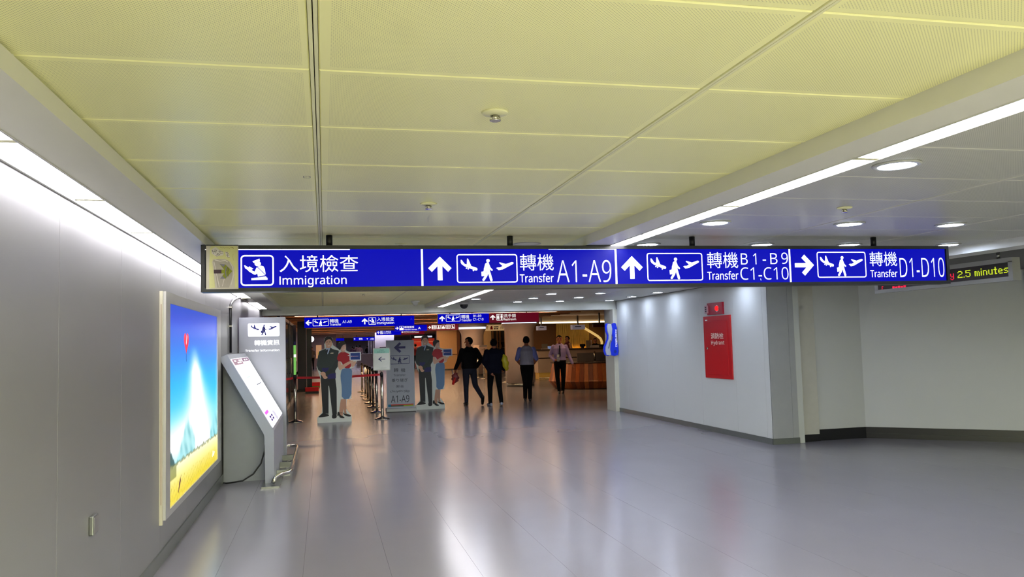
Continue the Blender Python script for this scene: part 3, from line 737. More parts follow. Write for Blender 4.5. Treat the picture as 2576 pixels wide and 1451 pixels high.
obj('side_cover', B((XL + .014, -.70, .41, .45, 0, .585)), M_STAND_D, k_)
obj('side_cover', P([[(XL + .014, .585), (-.72, .585), (XL + .014, 1.43)]], .41, .45), M_STAND_D, k_)
obj('foot_plate', B((-.72, -.52, -.25, KW, 0, .02)), M_STEEL, k_)
# screen on the slope
p_top, p_bot = Vector((-1.098, 0, 1.512)), Vector((-.602, 0, .648))
dvv = (p_bot - p_top); nrm = Vector((-dvv.z, 0, dvv.x)).normalized()
if nrm.x < 0: nrm = -nrm
def slope(u, y, off=0.0): q = p_top + dvv * u + nrm * off; return (q.x, y, q.z)
def slope_quad(name, pts, m, par, off, th=.002):
    bm = bmesh.new(); a_ = [bm.verts.new(slope(u, y, off + th)) for u, y in pts]; b2 = [bm.verts.new(slope(u, y, off)) for u, y in pts]
    n = len(pts); bm.faces.new(a_); bm.faces.new(list(reversed(b2)))
    for i in range(n): bm.faces.new((a_[i], b2[i], b2[(i + 1) % n], a_[(i + 1) % n]))
    return obj(name, bm, m, par)
def sq_(u0, u1, y0, y1): return [(u0, y0), (u1, y0), (u1, y1), (u0, y1)]
scn = slope_quad('screen', sq_(.03, .985, .06, KW - .06), mat('white_screen', (250, 250, 255), .3, es=2.0, ec=(250, 250, 255)), k_, .003, .004)
M_PUR = mat('screen_purple', (168, 130, 150), .4, es=.35, ec=(168, 130, 150)); M_PU2 = mat('screen_mauve', (140, 100, 130), .4, es=.25, ec=(150, 110, 140))
slope_quad('header', sq_(.035, .12, .08, 1.15), M_PUR, k_, .0075, .001); slope_quad('header', sq_(.035, .09, 1.2, KW - .1), M_PU2, k_, .0075, .001)
for y0 in (.25, .75, .95, 1.45, 1.75): slope_quad('glyph', sq_(.055, .075, y0, y0 + .16), M_SIGNW, k_, .0088, .0008)
slope_quad('glyph', sq_(.085, .1, .5, .95), M_SIGNW, k_, .0088, .0008)
slope_quad('pink_box', sq_(.78, .82, .1, .6), mat('screen_pink', (226, 80, 220), .4, es=.8, ec=(230, 90, 225)), k_, .0075, .001)
slope_quad('pale_box', sq_(.735, .775, .06, .42), mat('screen_pale_pink', (240, 205, 235), .4, es=.9, ec=(245, 215, 240)), k_, .0075, .001)
for u0, y0 in ((.86, .35), (.86, .62), (.90, .35), (.90, .62)): slope_quad('icon', sq_(u0, u0 + .03, y0, y0 + .2), mat('screen_violet', (70, 30, 140), .4, es=.3, ec=(70, 30, 150)), k_, .0075, .001)
slope_quad('menu', sq_(.84, .975, 1.0, 1.3), mat('screen_grey', (200, 196, 215), .4, es=.7, ec=(205, 202, 222)), k_, .0075, .001)
slope_quad('line_of_text', sq_(.44, .452, 1.15, 1.9), mat('screen_ink', (90, 90, 130), .4), k_, .0075, .001)
slope_quad('line_of_text', sq_(.30, .315, .5, .95), mat('screen_green', (190, 235, 220), .4, es=.8, ec=(195, 238, 224)), k_, .0075, .001)
obj('top_ledge', P([[(-1.16, 1.531), (-1.118, 1.5475), (-1.116, 1.5505), (-1.158, 1.534)]], .03, KW - .03), M_BLACKP, k_)
# foot rail
rp = [(-.60, -.12, .04), (-.57, -.08, .1), (-.52, 0.0, .12), (-.44, .1, .12), (-.41, .25, .12), (-.41, 1.2, .12), (-.41, 2.6, .12), (-.43, 2.75, .12), (-.5, 2.8, .12), (-.57, 2.78, .12), (-.585, 2.76, .06), (-.585, 2.76, .0)]
obj('foot_rail', T(rp, .024, 12), M_CHROME, k_)
for y in (.45, 1.15, 1.85): obj('rail_bracket', B((-.59, -.43, y, y + .05, .03, .1)), M_STEEL, k_)
cb = [(-.705, .3, .5), (-.72, .3, .36), (-.76, .28, .22), (-.85, .26, .1), (-.97, .25, .03), (-1.15, .25, .012), (-1.19, .3, .012)]
obj('power_cable', T(cb, .009, 8), M_BLACKP, k_)
cd = thing('conduit', 'thin black conduit pipe running down the left wall to the console', 'pipe')
bm = T([(XL + .02, 11.18, 1.56), (XL + .02, 11.18, 2.13), (XL + .02, 11.22, 2.2), (XL + .02, 11.5, 2.27), (XL + .02, 12.1, 2.34), (XL + .02, 12.5, 2.365)], .016, 8)
obj('pipe', bm, M_BLACKP, cd)
for z in (1.9, 2.15): obj('clip', B((XL, XL + .042, 11.15, 11.21, z, z + .02)), M_CHROME, cd)

# ------------------------------------------------------------------ phone sign on the jamb
ph = thing('phone_sign', 'blue phone service sign shaped like a handset on the right jamb', 'sign', (6.29, YB - .062, 1.23))
def kid(pts): return [(x, z) for x, z in pts]
blue_out = [(-.02, .0), (-.10, .02), (-.13, .12), (-.12, .22), (-.05, .34), (-.035, .42), (-.07, .52), (-.075, .62), (-.04, .72), (.0, .735), (.04, .72), (.06, .62), (.055, .52), (.035, .42), (.05, .32), (.075, .22), (.08, .1), (.06, .02)]
obj('blue_board', P([kid([(x * 1.0, z) for x, z in blue_out])], -.06, -.0), mat('phone_blue', (6, 40, 200), .35, es=.25, ec=(6, 50, 210)), ph)
bl2 = [(-.16, .0), (-.23, .03), (-.26, .12), (-.25, .22), (-.17, .38), (-.165, .46), (-.2, .56), (-.205, .68), (-.18, .725), (-.1, .72), (-.08, .6), (-.11, .46), (-.1, .36), (-.09, .26), (-.06, .14), (-.07, .03)]
obj('blue_back', P([bl2], -.03, -.0), mat('phone_blue', (6, 40, 200)), ph)
hs_ = [(-.14, .02), (-.2, .03), (-.225, .12), (-.215, .2), (-.14, .38), (-.135, .46), (-.165, .56), (-.17, .66), (-.15, .71), (-.075, .71), (-.055, .6), (-.065, .5), (-.085, .42), (-.085, .36), (-.11, .26), (-.12, .14), (-.1, .03)]
obj('handset', P([hs_], -.075, -.03), mat('phone_grey', (190, 196, 206), .4), ph)
obj('handset_inset', P([[(-.17, .17), (-.145, .17), (-.1, .34), (-.115, .36)]], -.077, -.075), mat('phone_dark', (110, 118, 120), .4), ph)
text('PHONE SERVICE', (.012, .2, .05, .58), -.062, M_SIGNW, ph, rot=-PI / 2)
obj('ring_mark', P([circ(.0, .1, .035, 18)], -.0615, -.06), mat('phone_blue_dark', (10, 50, 170), .4), ph)

# ------------------------------------------------------------------ stanchions
def make_stanchion(label, loc, group='steel barrier posts'):
    t = thing('stanchion', label, 'barrier post', loc, 0, group)
    obj('base', L([(.165, 0), (.165, .012), (.13, .03), (.05, .048), (.034, .06)], 28), M_CHROME, t)
    obj('pole', L([(.033, .05), (.033, .97)], 20), M_CHROME, t)
    obj('head', L([(.036, .93), (.036, 1.0), (.03, 1.012), (.018, 1.02)], 20), M_BLACKP, t)
    return t
st_l = make_stanchion('steel barrier post left of the first cardboard cutout', (-.625, 18.12, 0))
st_r = make_stanchion('steel barrier post carrying the entrance sign holder', (1.218, 17.89, 0))
rowy = [19.72, 21.4, 22.97, 24.5, 26.2, 28.77]
for k, y in enumerate(rowy):
    t = copy_tree(st_r); t.location = (1.215 + .012 * k, y, 0); t['label'] = 'steel barrier post in the receding row, %s behind the entrance sign' % ORD[k]
bt = thing('barrier_belt', 'red retractable belt from the left post across behind the first cutout', 'barrier belt')
def belt(x0, y0, x1, y1, z0, z1, h=.048):
    bm = bmesh.new(); n = 8; vs = []
    for i in range(n + 1):
        s = i / n; x, y = x0 + (x1 - x0) * s, y0 + (y1 - y0) * s; z = z0 + (z1 - z0) * s - .02 * 4 * s * (1 - s)
        vs.append([bm.verts.new((x, y - .0015, z - h / 2)), bm.verts.new((x, y - .0015, z + h / 2)), bm.verts.new((x, y + .0015, z + h / 2)), bm.verts.new((x, y + .0015, z - h / 2))])
    for i in range(n):
        for k in range(4): bm.faces.new((vs[i][k], vs[i][(k + 1) % 4], vs[i + 1][(k + 1) % 4], vs[i + 1][k]))
    bm.faces.new(vs[0]); bm.faces.new(list(reversed(vs[-1])))
    return bm
obj('belt', belt(-.586, 18.115, 1.18, 17.905, .955, .97), M_REDB, bt)
bt2 = thing('barrier_belt', 'short red belt between the left post and the dark doors', 'barrier belt'); obj('belt', belt(-.94, 18.16, -.664, 18.125, .95, .955), M_REDB, bt2)
for k in range(5):
    t = thing('barrier_belt', 'dark belt of the receding post row, %s stretch' % ORD[k], 'barrier belt', (0, 0, 0), 0, 'dark belts of the post row')
    obj('belt', B((1.213 + .012 * k, 1.217 + .012 * k, rowy[k] + .035, rowy[k + 1] - .035, .93, .975)), M_BLACKP, t)
# entrance sign holder
eh = thing('entrance_sign', 'clear sign holder with mint header and blue left arrow on the barrier post', 'sign', (1.222, 17.88, 1.02))
obj('holder', P([rrect(-.185, .04, .185, .53, .025)], -.012, .012), mat('acrylic', (206, 214, 210), .12, alpha=.75), eh)
obj('stem', L([(.012, 0), (.012, .06)], 10), M_CHROME, eh)
obj('sheet', B((-.165, .165, -.0145, -.012, .06, .515)), mat('sheet_white', (226, 232, 226), .4), eh)
obj('header', B((-.165, .165, -.0155, -.0145, .415, .515)), mat('sheet_mint', (150, 212, 196), .4), eh)
M_INKB = mat('ink_navy', (18, 34, 96), .5); M_INKG = mat('ink_green', (70, 110, 100), .5)
text('入口', (-.05, .465, .04, .502), -.0158, M_INKG, eh); text('Entrance', (-.09, .428, .08, .456), -.0158, M_INKG, eh)
picto([[(x - 330.5, y - 469.5) for x, y in stroke_] for stroke_ in []] or (stroke([(-70, 0), (70, 0)], 18) + stroke([(-5, -55), (-62, 0), (-5, 55)], 18)), (-75, -60, 75, 60), (-.075, .235, .075, .335), -.0148, M_INKB, eh, 'arrow')
obj('fine_print', B((-.06, .1, -.0152, -.0146, .092, .095), (-.03, .08, -.0152, -.0146, .085, .088)), mat('ink_pale', (170, 180, 176), .5), eh)
# glossy sheet seen edge-on above the left post
ge = thing('edge_on_sign', 'tall glossy notice seen edge-on above the left barrier post', 'sign', (-.63, 18.12, 1.0), math.radians(62))
obj('holder', B((-.055, .055, -.006, .006, .024, 1.1), bevel=.002), mat('acrylic_dark', (60, 66, 70), .15, .3), ge)
obj('stem', L([(.01, .022), (.01, .05)], 8), M_CHROME, ge)
obj('sheet', B((-.05, .05, -.009, -.006, .02, .66)), mat('green_reflection_sheet', (150, 230, 120), .2, es=.45, ec=(150, 235, 110)), ge)  # green light reflected on the sheet, put in as colour and glow
obj('sheet_band', B((-.05, .05, -.010, -.009, .4, .46)), M_SIGNW, ge)
obj('sheet_cap', B((-.036, .036, -.009, -.006, .67, .74)), mat('blue_sheet', (20, 20, 110), .3), ge)

# ------------------------------------------------------------------ grey standing transfer sign
ss = thing('standing_sign', 'tall grey standing sign with navy arrow and transfer wording in several languages', 'sign', (1.79, 19.67, 0))
M_SS = mat('sign_grey', (172, 178, 190), .5, noise=.02)
def sp(px, py): p = at_y(px, py, 19.66); return (p[0] - 1.79, p[2])
def spb(x0, y0, x1, y1):
    f = lambda a, b: sp(880 + a / 6.311, 840 + b / 6.311)
    a, b = f(x0, y1), f(x1, y0); return (a[0], a[1], b[0], b[1])
obj('board', B((-.33, .33, -.01, .04, .07, 1.72), bevel=.005), M_SS, ss)
obj('edge_frame', B((-.335, -.318, -.016, .045, .07, 1.725), (.318, .335, -.016, .045, .07, 1.725)), mat('frame_pale', (176, 184, 190), .4), ss)
obj('foot', B((-.36, .36, -.16, .2, .015, .085), bevel=.006), mat('foot_pale', (190, 194, 190), .45), ss)
obj('castor_rail', B((-.34, .34, -.14, .18, 0, .016)), M_BLACKP, ss)
M_INK = mat('ink_black', (30, 32, 46), .5); M_NAVY = mat('ink_deep_navy', (22, 20, 96), .5)
picto(ARROW_L, SRC_UP, spb(700, 128, 880, 302), -.0105, M_NAVY, ss, 'arrow')
fb = spb(640, 335, 945, 480); frame_icon(fb, -.0105, M_NAVY, ss, .01, .012); picto(TRANSFER, SRC_T, fb, -.0105, M_NAVY, ss)
for s, bx in (('轉', (700, 540, 770, 605)), ('機', (812, 540, 880, 605)), ('Transfer', (695, 630, 885, 672)), ('乗り継ぎ', (665, 700, 920, 765)), ('환승', (735, 805, 858, 855)), ('chuyen', (642, 884, 836, 937)), ('tiep', (857, 882, 948, 937)), ('A1-A9', (655, 968, 943, 1092))):
    text(s, spb(*bx), -.0105, M_INK, ss)
picto(stroke([(778, 900), (787, 892), (796, 900)], 3) + stroke([(796, 888), (802, 884), (799, 891)], 3) + stroke([(884, 900), (893, 892), (902, 900)], 3) + stroke([(899, 889), (907, 881)], 3), (642, 880, 948, 937), spb(642, 880, 948, 937), -.0105, M_INK, ss, 'accent_marks')
for c, x0, x1, z0, z1, nm in (((200, 50, 40), -.24, .3, .155, .18, 'red_stripe'), ((70, 90, 60), -.24, .06, .125, .155, 'dark_stripe'), ((150, 170, 40), .06, .3, .125, .155, 'green_stripe'), ((30, 120, 160), -.31, -.24, .12, .18, 'blue_block')):
    obj(nm, B((x0, x1, -.0115, -.0101, z0, z1)), mat('sign_' + nm, c, .5), ss)

# ------------------------------------------------------------------ cardboard cutouts (printed flat figures)
KS = 1.83 / 1300.0
def ck(pts): return [((x - 318) * KS, (1395 - y) * KS) for x, y in pts]
def P_(c, n): return mat('print_' + n, c, .55, noise=.04, nscale=20, es=0)
def smooth(pts, it=1):
    for _ in range(it):
        out = []
        for i in range(len(pts)):
            a, b = pts[i], pts[(i + 1) % len(pts)]
            out += [(a[0] * .75 + b[0] * .25, a[1] * .75 + b[1] * .25), (a[0] * .25 + b[0] * .75, a[1] * .25 + b[1] * .75)]
        pts = out
    return pts
def make_cutout(label, loc):
    t = thing('cardboard_cutout', label, 'cutout', loc, 0, 'cardboard cutouts of uniformed staff')
    out = [(64, 1395), (60, 1320), (130, 1240), (140, 1100), (118, 740), (60, 560), (100, 310), (180, 280), (176, 140), (200, 105), (250, 95), (300, 120), (305, 230), (400, 300), (380, 220), (400, 185), (470, 180), (500, 220), (500, 320), (560, 345), (722, 345), (722, 475), (660, 480), (610, 578), (570, 590), (585, 660), (570, 1050), (500, 1060), (490, 1200), (570, 1310), (570, 1395)]
    obj('cardboard', P([ck(out)], 0, .012), mat('white_cardboard', (222, 228, 220), .6), t)
    lay = [0]
    def pr(name, polys, c, k, sm=0):
        obj(name, P([ck(smooth(q, sm) if sm else q) for q in polys], -.0008 * k, -.0008 * (k - 1) if k > 1 else 0), P_(c, name), t)
    # man
    pr('printed_neck', [[(205, 240), (262, 240), (258, 300), (200, 300)]], (214, 164, 136), 1)
    pr('printed_trousers', [[(118, 735), (335, 735), (352, 900), (350, 1280), (285, 1285), (240, 840), (232, 850), (228, 1265), (142, 1250)]], (26, 32, 36), 1)
    pr('printed_suit', [[(100, 320), (190, 285), (270, 270), (300, 290), (392, 318), (372, 430), (362, 560), (335, 620), (342, 735), (118, 740), (122, 630), (85, 600), (62, 530), (80, 400)]], (42, 54, 54), 2)
    pr('printed_shadow', [[(135, 570), (245, 570), (215, 630), (150, 630)], [(215, 665), (342, 655), (342, 735), (225, 742)]], (34, 34, 96), 3)
    pr('printed_shirt', [[(195, 275), (255, 262), (278, 255), (262, 300), (225, 370), (203, 330)]], (176, 196, 222), 3)
    pr('printed_tie', [[(203, 298), (236, 292), (228, 325), (212, 375), (200, 330)]], (28, 36, 50), 4)
    pr('printed_lapels', [stroke([(198, 285), (195, 340), (212, 400)], 6)[0], stroke([(270, 268), (245, 340), (215, 400)], 6)[0]], (24, 30, 32), 4)
    pr('printed_sleeve', [[(380, 450), (372, 560), (330, 620), (215, 690), (185, 640), (290, 570), (330, 480)]], (36, 47, 48), 4)
    pr('printed_head', [smooth([(188, 170), (210, 135), (270, 130), (298, 170), (292, 230), (262, 272), (225, 278), (200, 240)], 2)], (222, 176, 148), 4)
    pr('printed_hair', [smooth([(178, 165), (190, 115), (240, 94), (290, 112), (302, 150), (300, 215), (286, 160), (260, 138), (215, 148), (192, 180), (186, 215), (178, 195)], 1)], (30, 24, 24), 5)
    pr('printed_eyes', [circ(218, 192, 7, 10, 4), circ(258, 188, 7, 10, 4)] + stroke([(206, 180), (228, 176)], 4) + stroke([(247, 174), (270, 174)], 4), (50, 34, 30), 5)
    pr('printed_smile', [[(222, 236), (262, 228), (250, 246), (232, 248)]], (238, 222, 214), 5)
    pr('printed_nose', stroke([(238, 192), (234, 214), (244, 216)], 4), (190, 136, 110), 5)
    pr('printed_hands', [smooth([(112, 640), (160, 622), (195, 655), (190, 690), (226, 715), (200, 738), (165, 738), (140, 690), (115, 665)], 1)], (216, 170, 142), 5)
    pr('printed_wings', [[(262, 345), (280, 350), (290, 335), (300, 350), (314, 343), (308, 362), (268, 362)]], (214, 206, 178), 5)
    pr('printed_shoes', [smooth([(68, 1312), (120, 1265), (145, 1245), (236, 1275), (232, 1300), (140, 1310)], 1), smooth([(275, 1335), (282, 1270), (345, 1270), (350, 1325), (320, 1340)], 1)], (24, 26, 30), 3)
    # woman
    pr('printed_legs', [[(412, 1055), (490, 1055), (492, 1190), (488, 1255), (520, 1300), (480, 1300), (455, 1240), (448, 1200), (435, 1310), (400, 1300), (385, 1255), (392, 1180)]], (196, 150, 124), 1)
    pr('printed_skirt', [smooth([(440, 590), (570, 585), (585, 640), (578, 760), (570, 1050), (425, 1056), (430, 880), (410, 720), (420, 640)], 1), stroke([(480, 900), (488, 1050)], 5)[0]], (96, 132, 172), 2)
    pr('printed_blouse', [smooth([(400, 350), (440, 338), (500, 345), (560, 385), (570, 480), (572, 586), (470, 590), (445, 520), (420, 480), (362, 480), (368, 400)], 1)], (178, 22, 40), 3)
    pr('printed_arm', [smooth([(368, 480), (420, 485), (425, 545), (545, 480), (610, 470), (600, 495), (540, 530), (415, 612), (385, 600)], 1), smooth([(575, 500), (660, 478), (610, 578), (572, 560)], 1)], (224, 180, 154), 4)
    pr('printed_neck', [[(425, 300), (480, 310), (478, 345), (432, 345)]], (214, 164, 138), 4)
    pr('printed_face', [smooth([(415, 270), (440, 220), (490, 210), (503, 260), (492, 310), (465, 330), (430, 315)], 2)], (230, 190, 168), 5)
    pr('printed_hair', [smooth([(395, 305), (374, 240), (395, 195), (445, 178), (492, 192), (498, 225), (455, 232), (425, 275), (412, 310)], 1)], (50, 40, 36), 6)
    pr('printed_eyes', [circ(452, 262, 6, 10, 3), circ(486, 254, 5, 10, 3)] + stroke([(442, 252), (462, 248)], 3) + stroke([(478, 243), (495, 241)], 3), (56, 36, 34), 6)
    pr('printed_smile', [[(458, 303), (488, 292), (478, 308), (466, 311)]], (206, 60, 70), 6)
    pr('printed_tablet_frame', [[(548, 345), (722, 345), (722, 475), (550, 470)]], (226, 230, 236), 6)
    pr('printed_tablet', [[(564, 357), (706, 357), (706, 462), (566, 460)]], (26, 62, 140), 7)
    pr('printed_tablet_mark', [[(574, 405), (592, 400), (588, 416), (574, 416)], [(594, 406), (684, 407), (684, 412), (594, 412)]], (214, 180, 200), 8)
    pr('printed_shoes', [smooth([(356, 1300), (362, 1240), (385, 1240), (400, 1290), (466, 1325), (460, 1342), (400, 1335), (376, 1290), (366, 1306)], 1), smooth([(440, 1260), (470, 1270), (568, 1300), (560, 1320), (500, 1318), (450, 1285)], 1)] + stroke([(388, 1256), (430, 1258)], 5) + stroke([(450, 1256), (495, 1246)], 5), (36, 36, 44), 6)
    pr('printed_badge', [[(522, 392), (550, 385), (548, 400), (530, 404)]], (236, 230, 226), 5)
    return t
c1 = make_cutout('nearer cardboard cutout of uniformed man and woman behind the red belt', (.2, 17.68, 0))
obj('stand_foot', B((-.34, .33, .012, .3, 0, .09)), mat('white_cardboard', (222, 228, 220)), c1)
c2 = copy_tree(c1); c2.location = (2.54, 19.95, 0); c2['label'] = 'farther cardboard cutout of uniformed man and woman beside the grey standing sign'

# ------------------------------------------------------------------ people
SKIN = mat('skin', (206, 150, 118), .5, noise=.05); SKIN_D = mat('skin_tan', (176, 112, 82), .5, noise=.05)
HAIR = mat('black_hair', (14, 12, 12), .75, spec=.2, bump=.2, bscale=90)
def capsule(bm, a, b, ra, rb, n=12):
    a, b = Vector(a), Vector(b); d = b - a; ln = d.length
    t = d.normalized() if ln > 1e-6 else Vector((0, 0, 1))
    up = Vector((0, 0, 1)) if abs(t.z) < .9 else Vector((1, 0, 0)); u = t.cross(up).normalized(); w = u.cross(t)
    prof = []
    for k in range(1, 4): al = PI / 2 * (1 - k / 3.0); prof.append((a - t * ra * math.sin(al), ra * math.cos(al)))
    for k in range(0, 3): al = PI / 2 * (k / 3.0); prof.append((b + t * rb * math.sin(al), rb * math.cos(al)))
    rings = [[bm.verts.new(c + (u * math.cos(2 * PI * k / n) + w * math.sin(2 * PI * k / n)) * max(r, .0005)) for k in range(n)] for c, r in prof]
    for i in range(len(rings) - 1):
        for k in range(n): bm.faces.new((rings[i][k], rings[i][(k + 1) % n], rings[i + 1][(k + 1) % n], rings[i + 1][k]))
    bm.faces.new(list(reversed(rings[0]))); bm.faces.new(rings[-1])
def loft(bm, rings, n=20):
    vs = [[bm.verts.new((cx + rx * math.cos(2 * PI * k / n), cy + ry * math.sin(2 * PI * k / n), z)) for k in range(n)] for cx, cy, z, rx, ry in rings]
    for i in range(len(vs) - 1):
        for k in range(n): bm.faces.new((vs[i][k], vs[i][(k + 1) % n], vs[i + 1][(k + 1) % n], vs[i + 1][k]))
    bm.faces.new(list(reversed(vs[0]))); bm.faces.new(vs[-1])
def remesh(bm, voxel, name):
    bmesh.ops.recalc_face_normals(bm, faces=bm.faces[:])
    me = bpy.data.meshes.new(name); bm.to_mesh(me); bm.free()
    o = bpy.data.objects.new(name, me); COL.objects.link(o)
    md = o.modifiers.new('r', 'REMESH'); md.mode = 'VOXEL'; md.voxel_size = voxel; md.use_smooth_shade = True
    sm = o.modifiers.new('s', 'SMOOTH'); sm.factor = .5; sm.iterations = 3
    dg = bpy.context.evaluated_depsgraph_get(); dg.update()
    out = bpy.data.meshes.new_from_object(o.evaluated_get(dg)); bpy.data.objects.remove(o)
    for p in out.polygons: p.use_smooth = True
    return out
DEF = dict(hipL=(-.09, 0, .90), hipR=(.09, 0, .90), kneeL=(-.1, .02, .49), kneeR=(.1, .02, .49), ankL=(-.1, -.02, .085), ankR=(.1, -.02, .085),
           shL=(-.18, -.005, 1.385), shR=(.18, -.005, 1.385), elL=(-.245, -.03, 1.12), elR=(.245, -.03, 1.12), wrL=(-.235, .06, .88), wrR=(.235, .06, .88),
           toeL=(0, 1, 0), toeR=(0, 1, 0), handL=(.0, .1, -1), handR=(.0, .1, -1), head=(0, .02, 1.60), headrot=0.0)
def person(label, loc, rotz, J, C, scale=1.0, voxel=.0085, bulk=1.0, female=False, face=True, legs=True, group=None):
    """local +y is the way the figure faces; C: skin, top, sleeve, forearm, bottom, shoe, hair materials"""
    j = dict(DEF); j.update(J)
    root = thing('person', label, 'person', loc, rotz, group); root.scale = (scale,) * 3
    bm = bmesh.new(); prim = []
    def cap(a, b, ra, rb, tag): capsule(bm, a, b, ra, rb); prim.append((Vector(a), Vector(b), ra, rb, tag))
    hw = 1.0 if not female else .92
    loft(bm, [(0, 0, .80, .13, .10), (0, 0, .86, .168 * hw * (1.05 if female else 1), .118), (0, 0, .97, .165 * bulk, .118 * bulk), (0, 0, 1.08, .150 * bulk * hw, .108 * bulk), (0, .005, 1.22, .172 * bulk * hw, .122 * bulk),
              (0, 0, 1.34, .190 * hw * bulk, .118 * bulk), (0, -.005, 1.405, .178 * hw, .095), (0, -.01, 1.455, .115, .078), (0, 0, 1.50, .058, .058)])
    for z, r in ((.84, .12), (.90, .12)): prim.append((Vector((-.05, 0, z)), Vector((.05, 0, z)), r, r, 'bottom'))
    for z, r in ((1.02, .12), (1.15, .12), (1.3, .12), (1.4, .09)): prim.append((Vector((-.07, 0, z)), Vector((.07, 0, z)), r, r, 'top'))
    cap((0, -.005, 1.43), (0, .01, 1.54), .064, .056, 'skin')
    for s in 'LR':
        sh, el, wr = j['sh' + s], j['el' + s], j['wr' + s]
        cap(sh, el, .062 * bulk, .050 * bulk, 'sleeve'); cap(el, wr, .048 * bulk, .036 * (bulk if C['forearm'] is not C['skin'] else 1), 'forearm')
        if legs:
            cap(j['hip' + s], j['knee' + s], .098, .070, 'bottom'); cap(j['knee' + s], j['ank' + s], .068, .052, 'bottom')
            t = Vector(j['toe' + s]).normalized(); a = Vector(j['ank' + s])
            dn = Vector((0, 0, -.045)) if abs(t.z) < .4 else Vector((0, 0, 0)) - t.cross(Vector((1, 0, 0))) * -.03
            cap(a + dn - t * .05, a + dn + t * .10, .042, .045, 'shoe'); cap(a + dn + t * .08, a + dn * 1.15 + t * .165, .044, .034, 'shoe')
        # hand with palm, four fingers and a thumb
        hd = Vector(j['hand' + s]).normalized(); w = Vector(wr); side = hd.cross(Vector((0, 0, 1)))
        if side.length < .3: side = Vector((0, 1, 0)) - hd * hd.y
        side.normalize(); curl = side.cross(hd).normalized()
        cap(w, w + hd * .07, .026, .032, 'hand')
        for q, lf in enumerate((.062, .075, .078, .06)):
            b0 = w + hd * .075 + side * ((q - 1.5) * .019); b1 = b0 + hd * lf * .55; b2 = b1 + (hd * .75 + curl * .65).normalized() * lf * .5
            cap(b0, b1, .0098, .0095, 'hand'); cap(b1, b2, .0095, .008, 'hand')
        t0 = w + hd * .03 + side * -.03; cap(t0, t0 + (hd * .7 - side * .7).normalized() * .045, .0115, .010, 'hand')
    H = Vector(j['head']); hr = Matrix.Rotation(j['headrot'], 3, 'Z')
    def hp(x, y, z): return H + hr @ Vector((x, y, z))
    ell(bm, (H.x, H.y, H.z + .015), (.079, .079, .107)); prim.append((H + Vector((0, 0, -.02)), H + Vector((0, 0, .05)), .085, .085, 'skin'))
    cap(hp(0, -.018, .03), hp(0, .012, .03), .082, .08, 'skin'); cap(hp(0, .035, -.06), hp(0, .045, -.075), .05, .043, 'skin')
    cap(hp(0, .088, .02), hp(0, .105, -.015), .010, .0145, 'skin')
    for s in (-1, 1): cap(hp(s * .082, -.005, .015), hp(s * .084, -.01, -.025), .014, .011, 'skin')
    me = remesh(bm, voxel, 'body')
    names = ['skin', 'top', 'sleeve', 'forearm', 'bottom', 'shoe', 'hand']
    mats = [C['skin'], C['top'], C['sleeve'], C['forearm'], C['bottom'], C['shoe'], C['skin']]
    n = len(me.polygons); ce = np.empty(n * 3); me.polygons.foreach_get('center', ce); ce = ce.reshape(-1, 3)
    best = np.full(n, 1e9); idx = np.zeros(n, dtype=np.int32)
    for a, b, ra, rb, tag in prim:
        A, D = np.array(a), np.array(b - a); dd = max(float(D @ D), 1e-9)
        tt = np.clip(((ce - A) @ D) / dd, 0, 1); dist = np.linalg.norm(ce - A - tt[:, None] * D, axis=1) - (ra + (rb - ra) * tt)
        k = dist < best; best[k] = dist[k]; idx[k] = names.index(tag)
    tz = C.get('hem', .93)
    tors = (idx == 1) | (idx == 4)
    idx[(idx == 1) & (ce[:, 2] < tz)] = 4; idx[(idx == 4) & (ce[:, 2] > tz) & (np.abs(ce[:, 0]) < .24)] = 1
    idx[(idx == 0) & (ce[:, 2] < 1.475)] = 1
    me.polygons.foreach_set('material_index', idx); me.update()
    body = obj('body', me, mats, root)
    # hair: shell over the skull, open at the face
    bm = bmesh.new(); ell(bm, (0, 0, 0), (.09, .106, .105), 24, 16)
    kill = [v for v in bm.verts if (v.co.y > .02 and v.co.z < .038 + .02 * math.sin(v.co.x * 70)) or v.co.z < -.092 or (v.co.z < -.03 and v.co.y > -.01)]
    bmesh.ops.delete(bm, geom=kill, context='VERTS')
    for v in bm.verts: v.co *= 1 + .035 * math.sin(v.co.x * 130 + v.co.y * 90) * math.cos(v.co.z * 110); v.co = hp(v.co.x, v.co.y - .008, v.co.z + .03)
    hm = bpy.data.meshes.new('hair'); bm.to_mesh(hm); bm.free()
    ho = obj('hair', hm, C['hair'], root); md = ho.modifiers.new('thick', 'SOLIDIFY'); md.thickness = .014; md.offset = -1
    for p in hm.polygons: p.use_smooth = True
    if female:
        bm = bmesh.new(); ell(bm, hp(0, -.11, .02), (.04, .035, .04)); obj('hair_bun', bm, C['hair'], root)
    if face:
        eb = mat('eye_dark', (30, 20, 18), .3)
        for s in (-1, 1):
            bm = bmesh.new(); ell(bm, (0, 0, 0), (.012, .006, .007), 10, 6)
            for v in bm.verts: v.co = hp(v.co.x + s * .032, v.co.y + .086, v.co.z + .022)
            obj('eye', bm, eb, root)
            bm = bmesh.new(); tube(bm, [hp(s * .018, .091, .042), hp(s * .034, .089, .046), hp(s * .05, .08, .042)], .0045, 6); obj('eyebrow', bm, C['hair'], root)
        bm = bmesh.new(); tube(bm, [hp(-.02, .086, -.048), hp(0, .093, -.047), hp(.02, .086, -.048)], .006, 6); obj('mouth', bm, mat('lips', (150, 80, 70), .5), root)
    return root

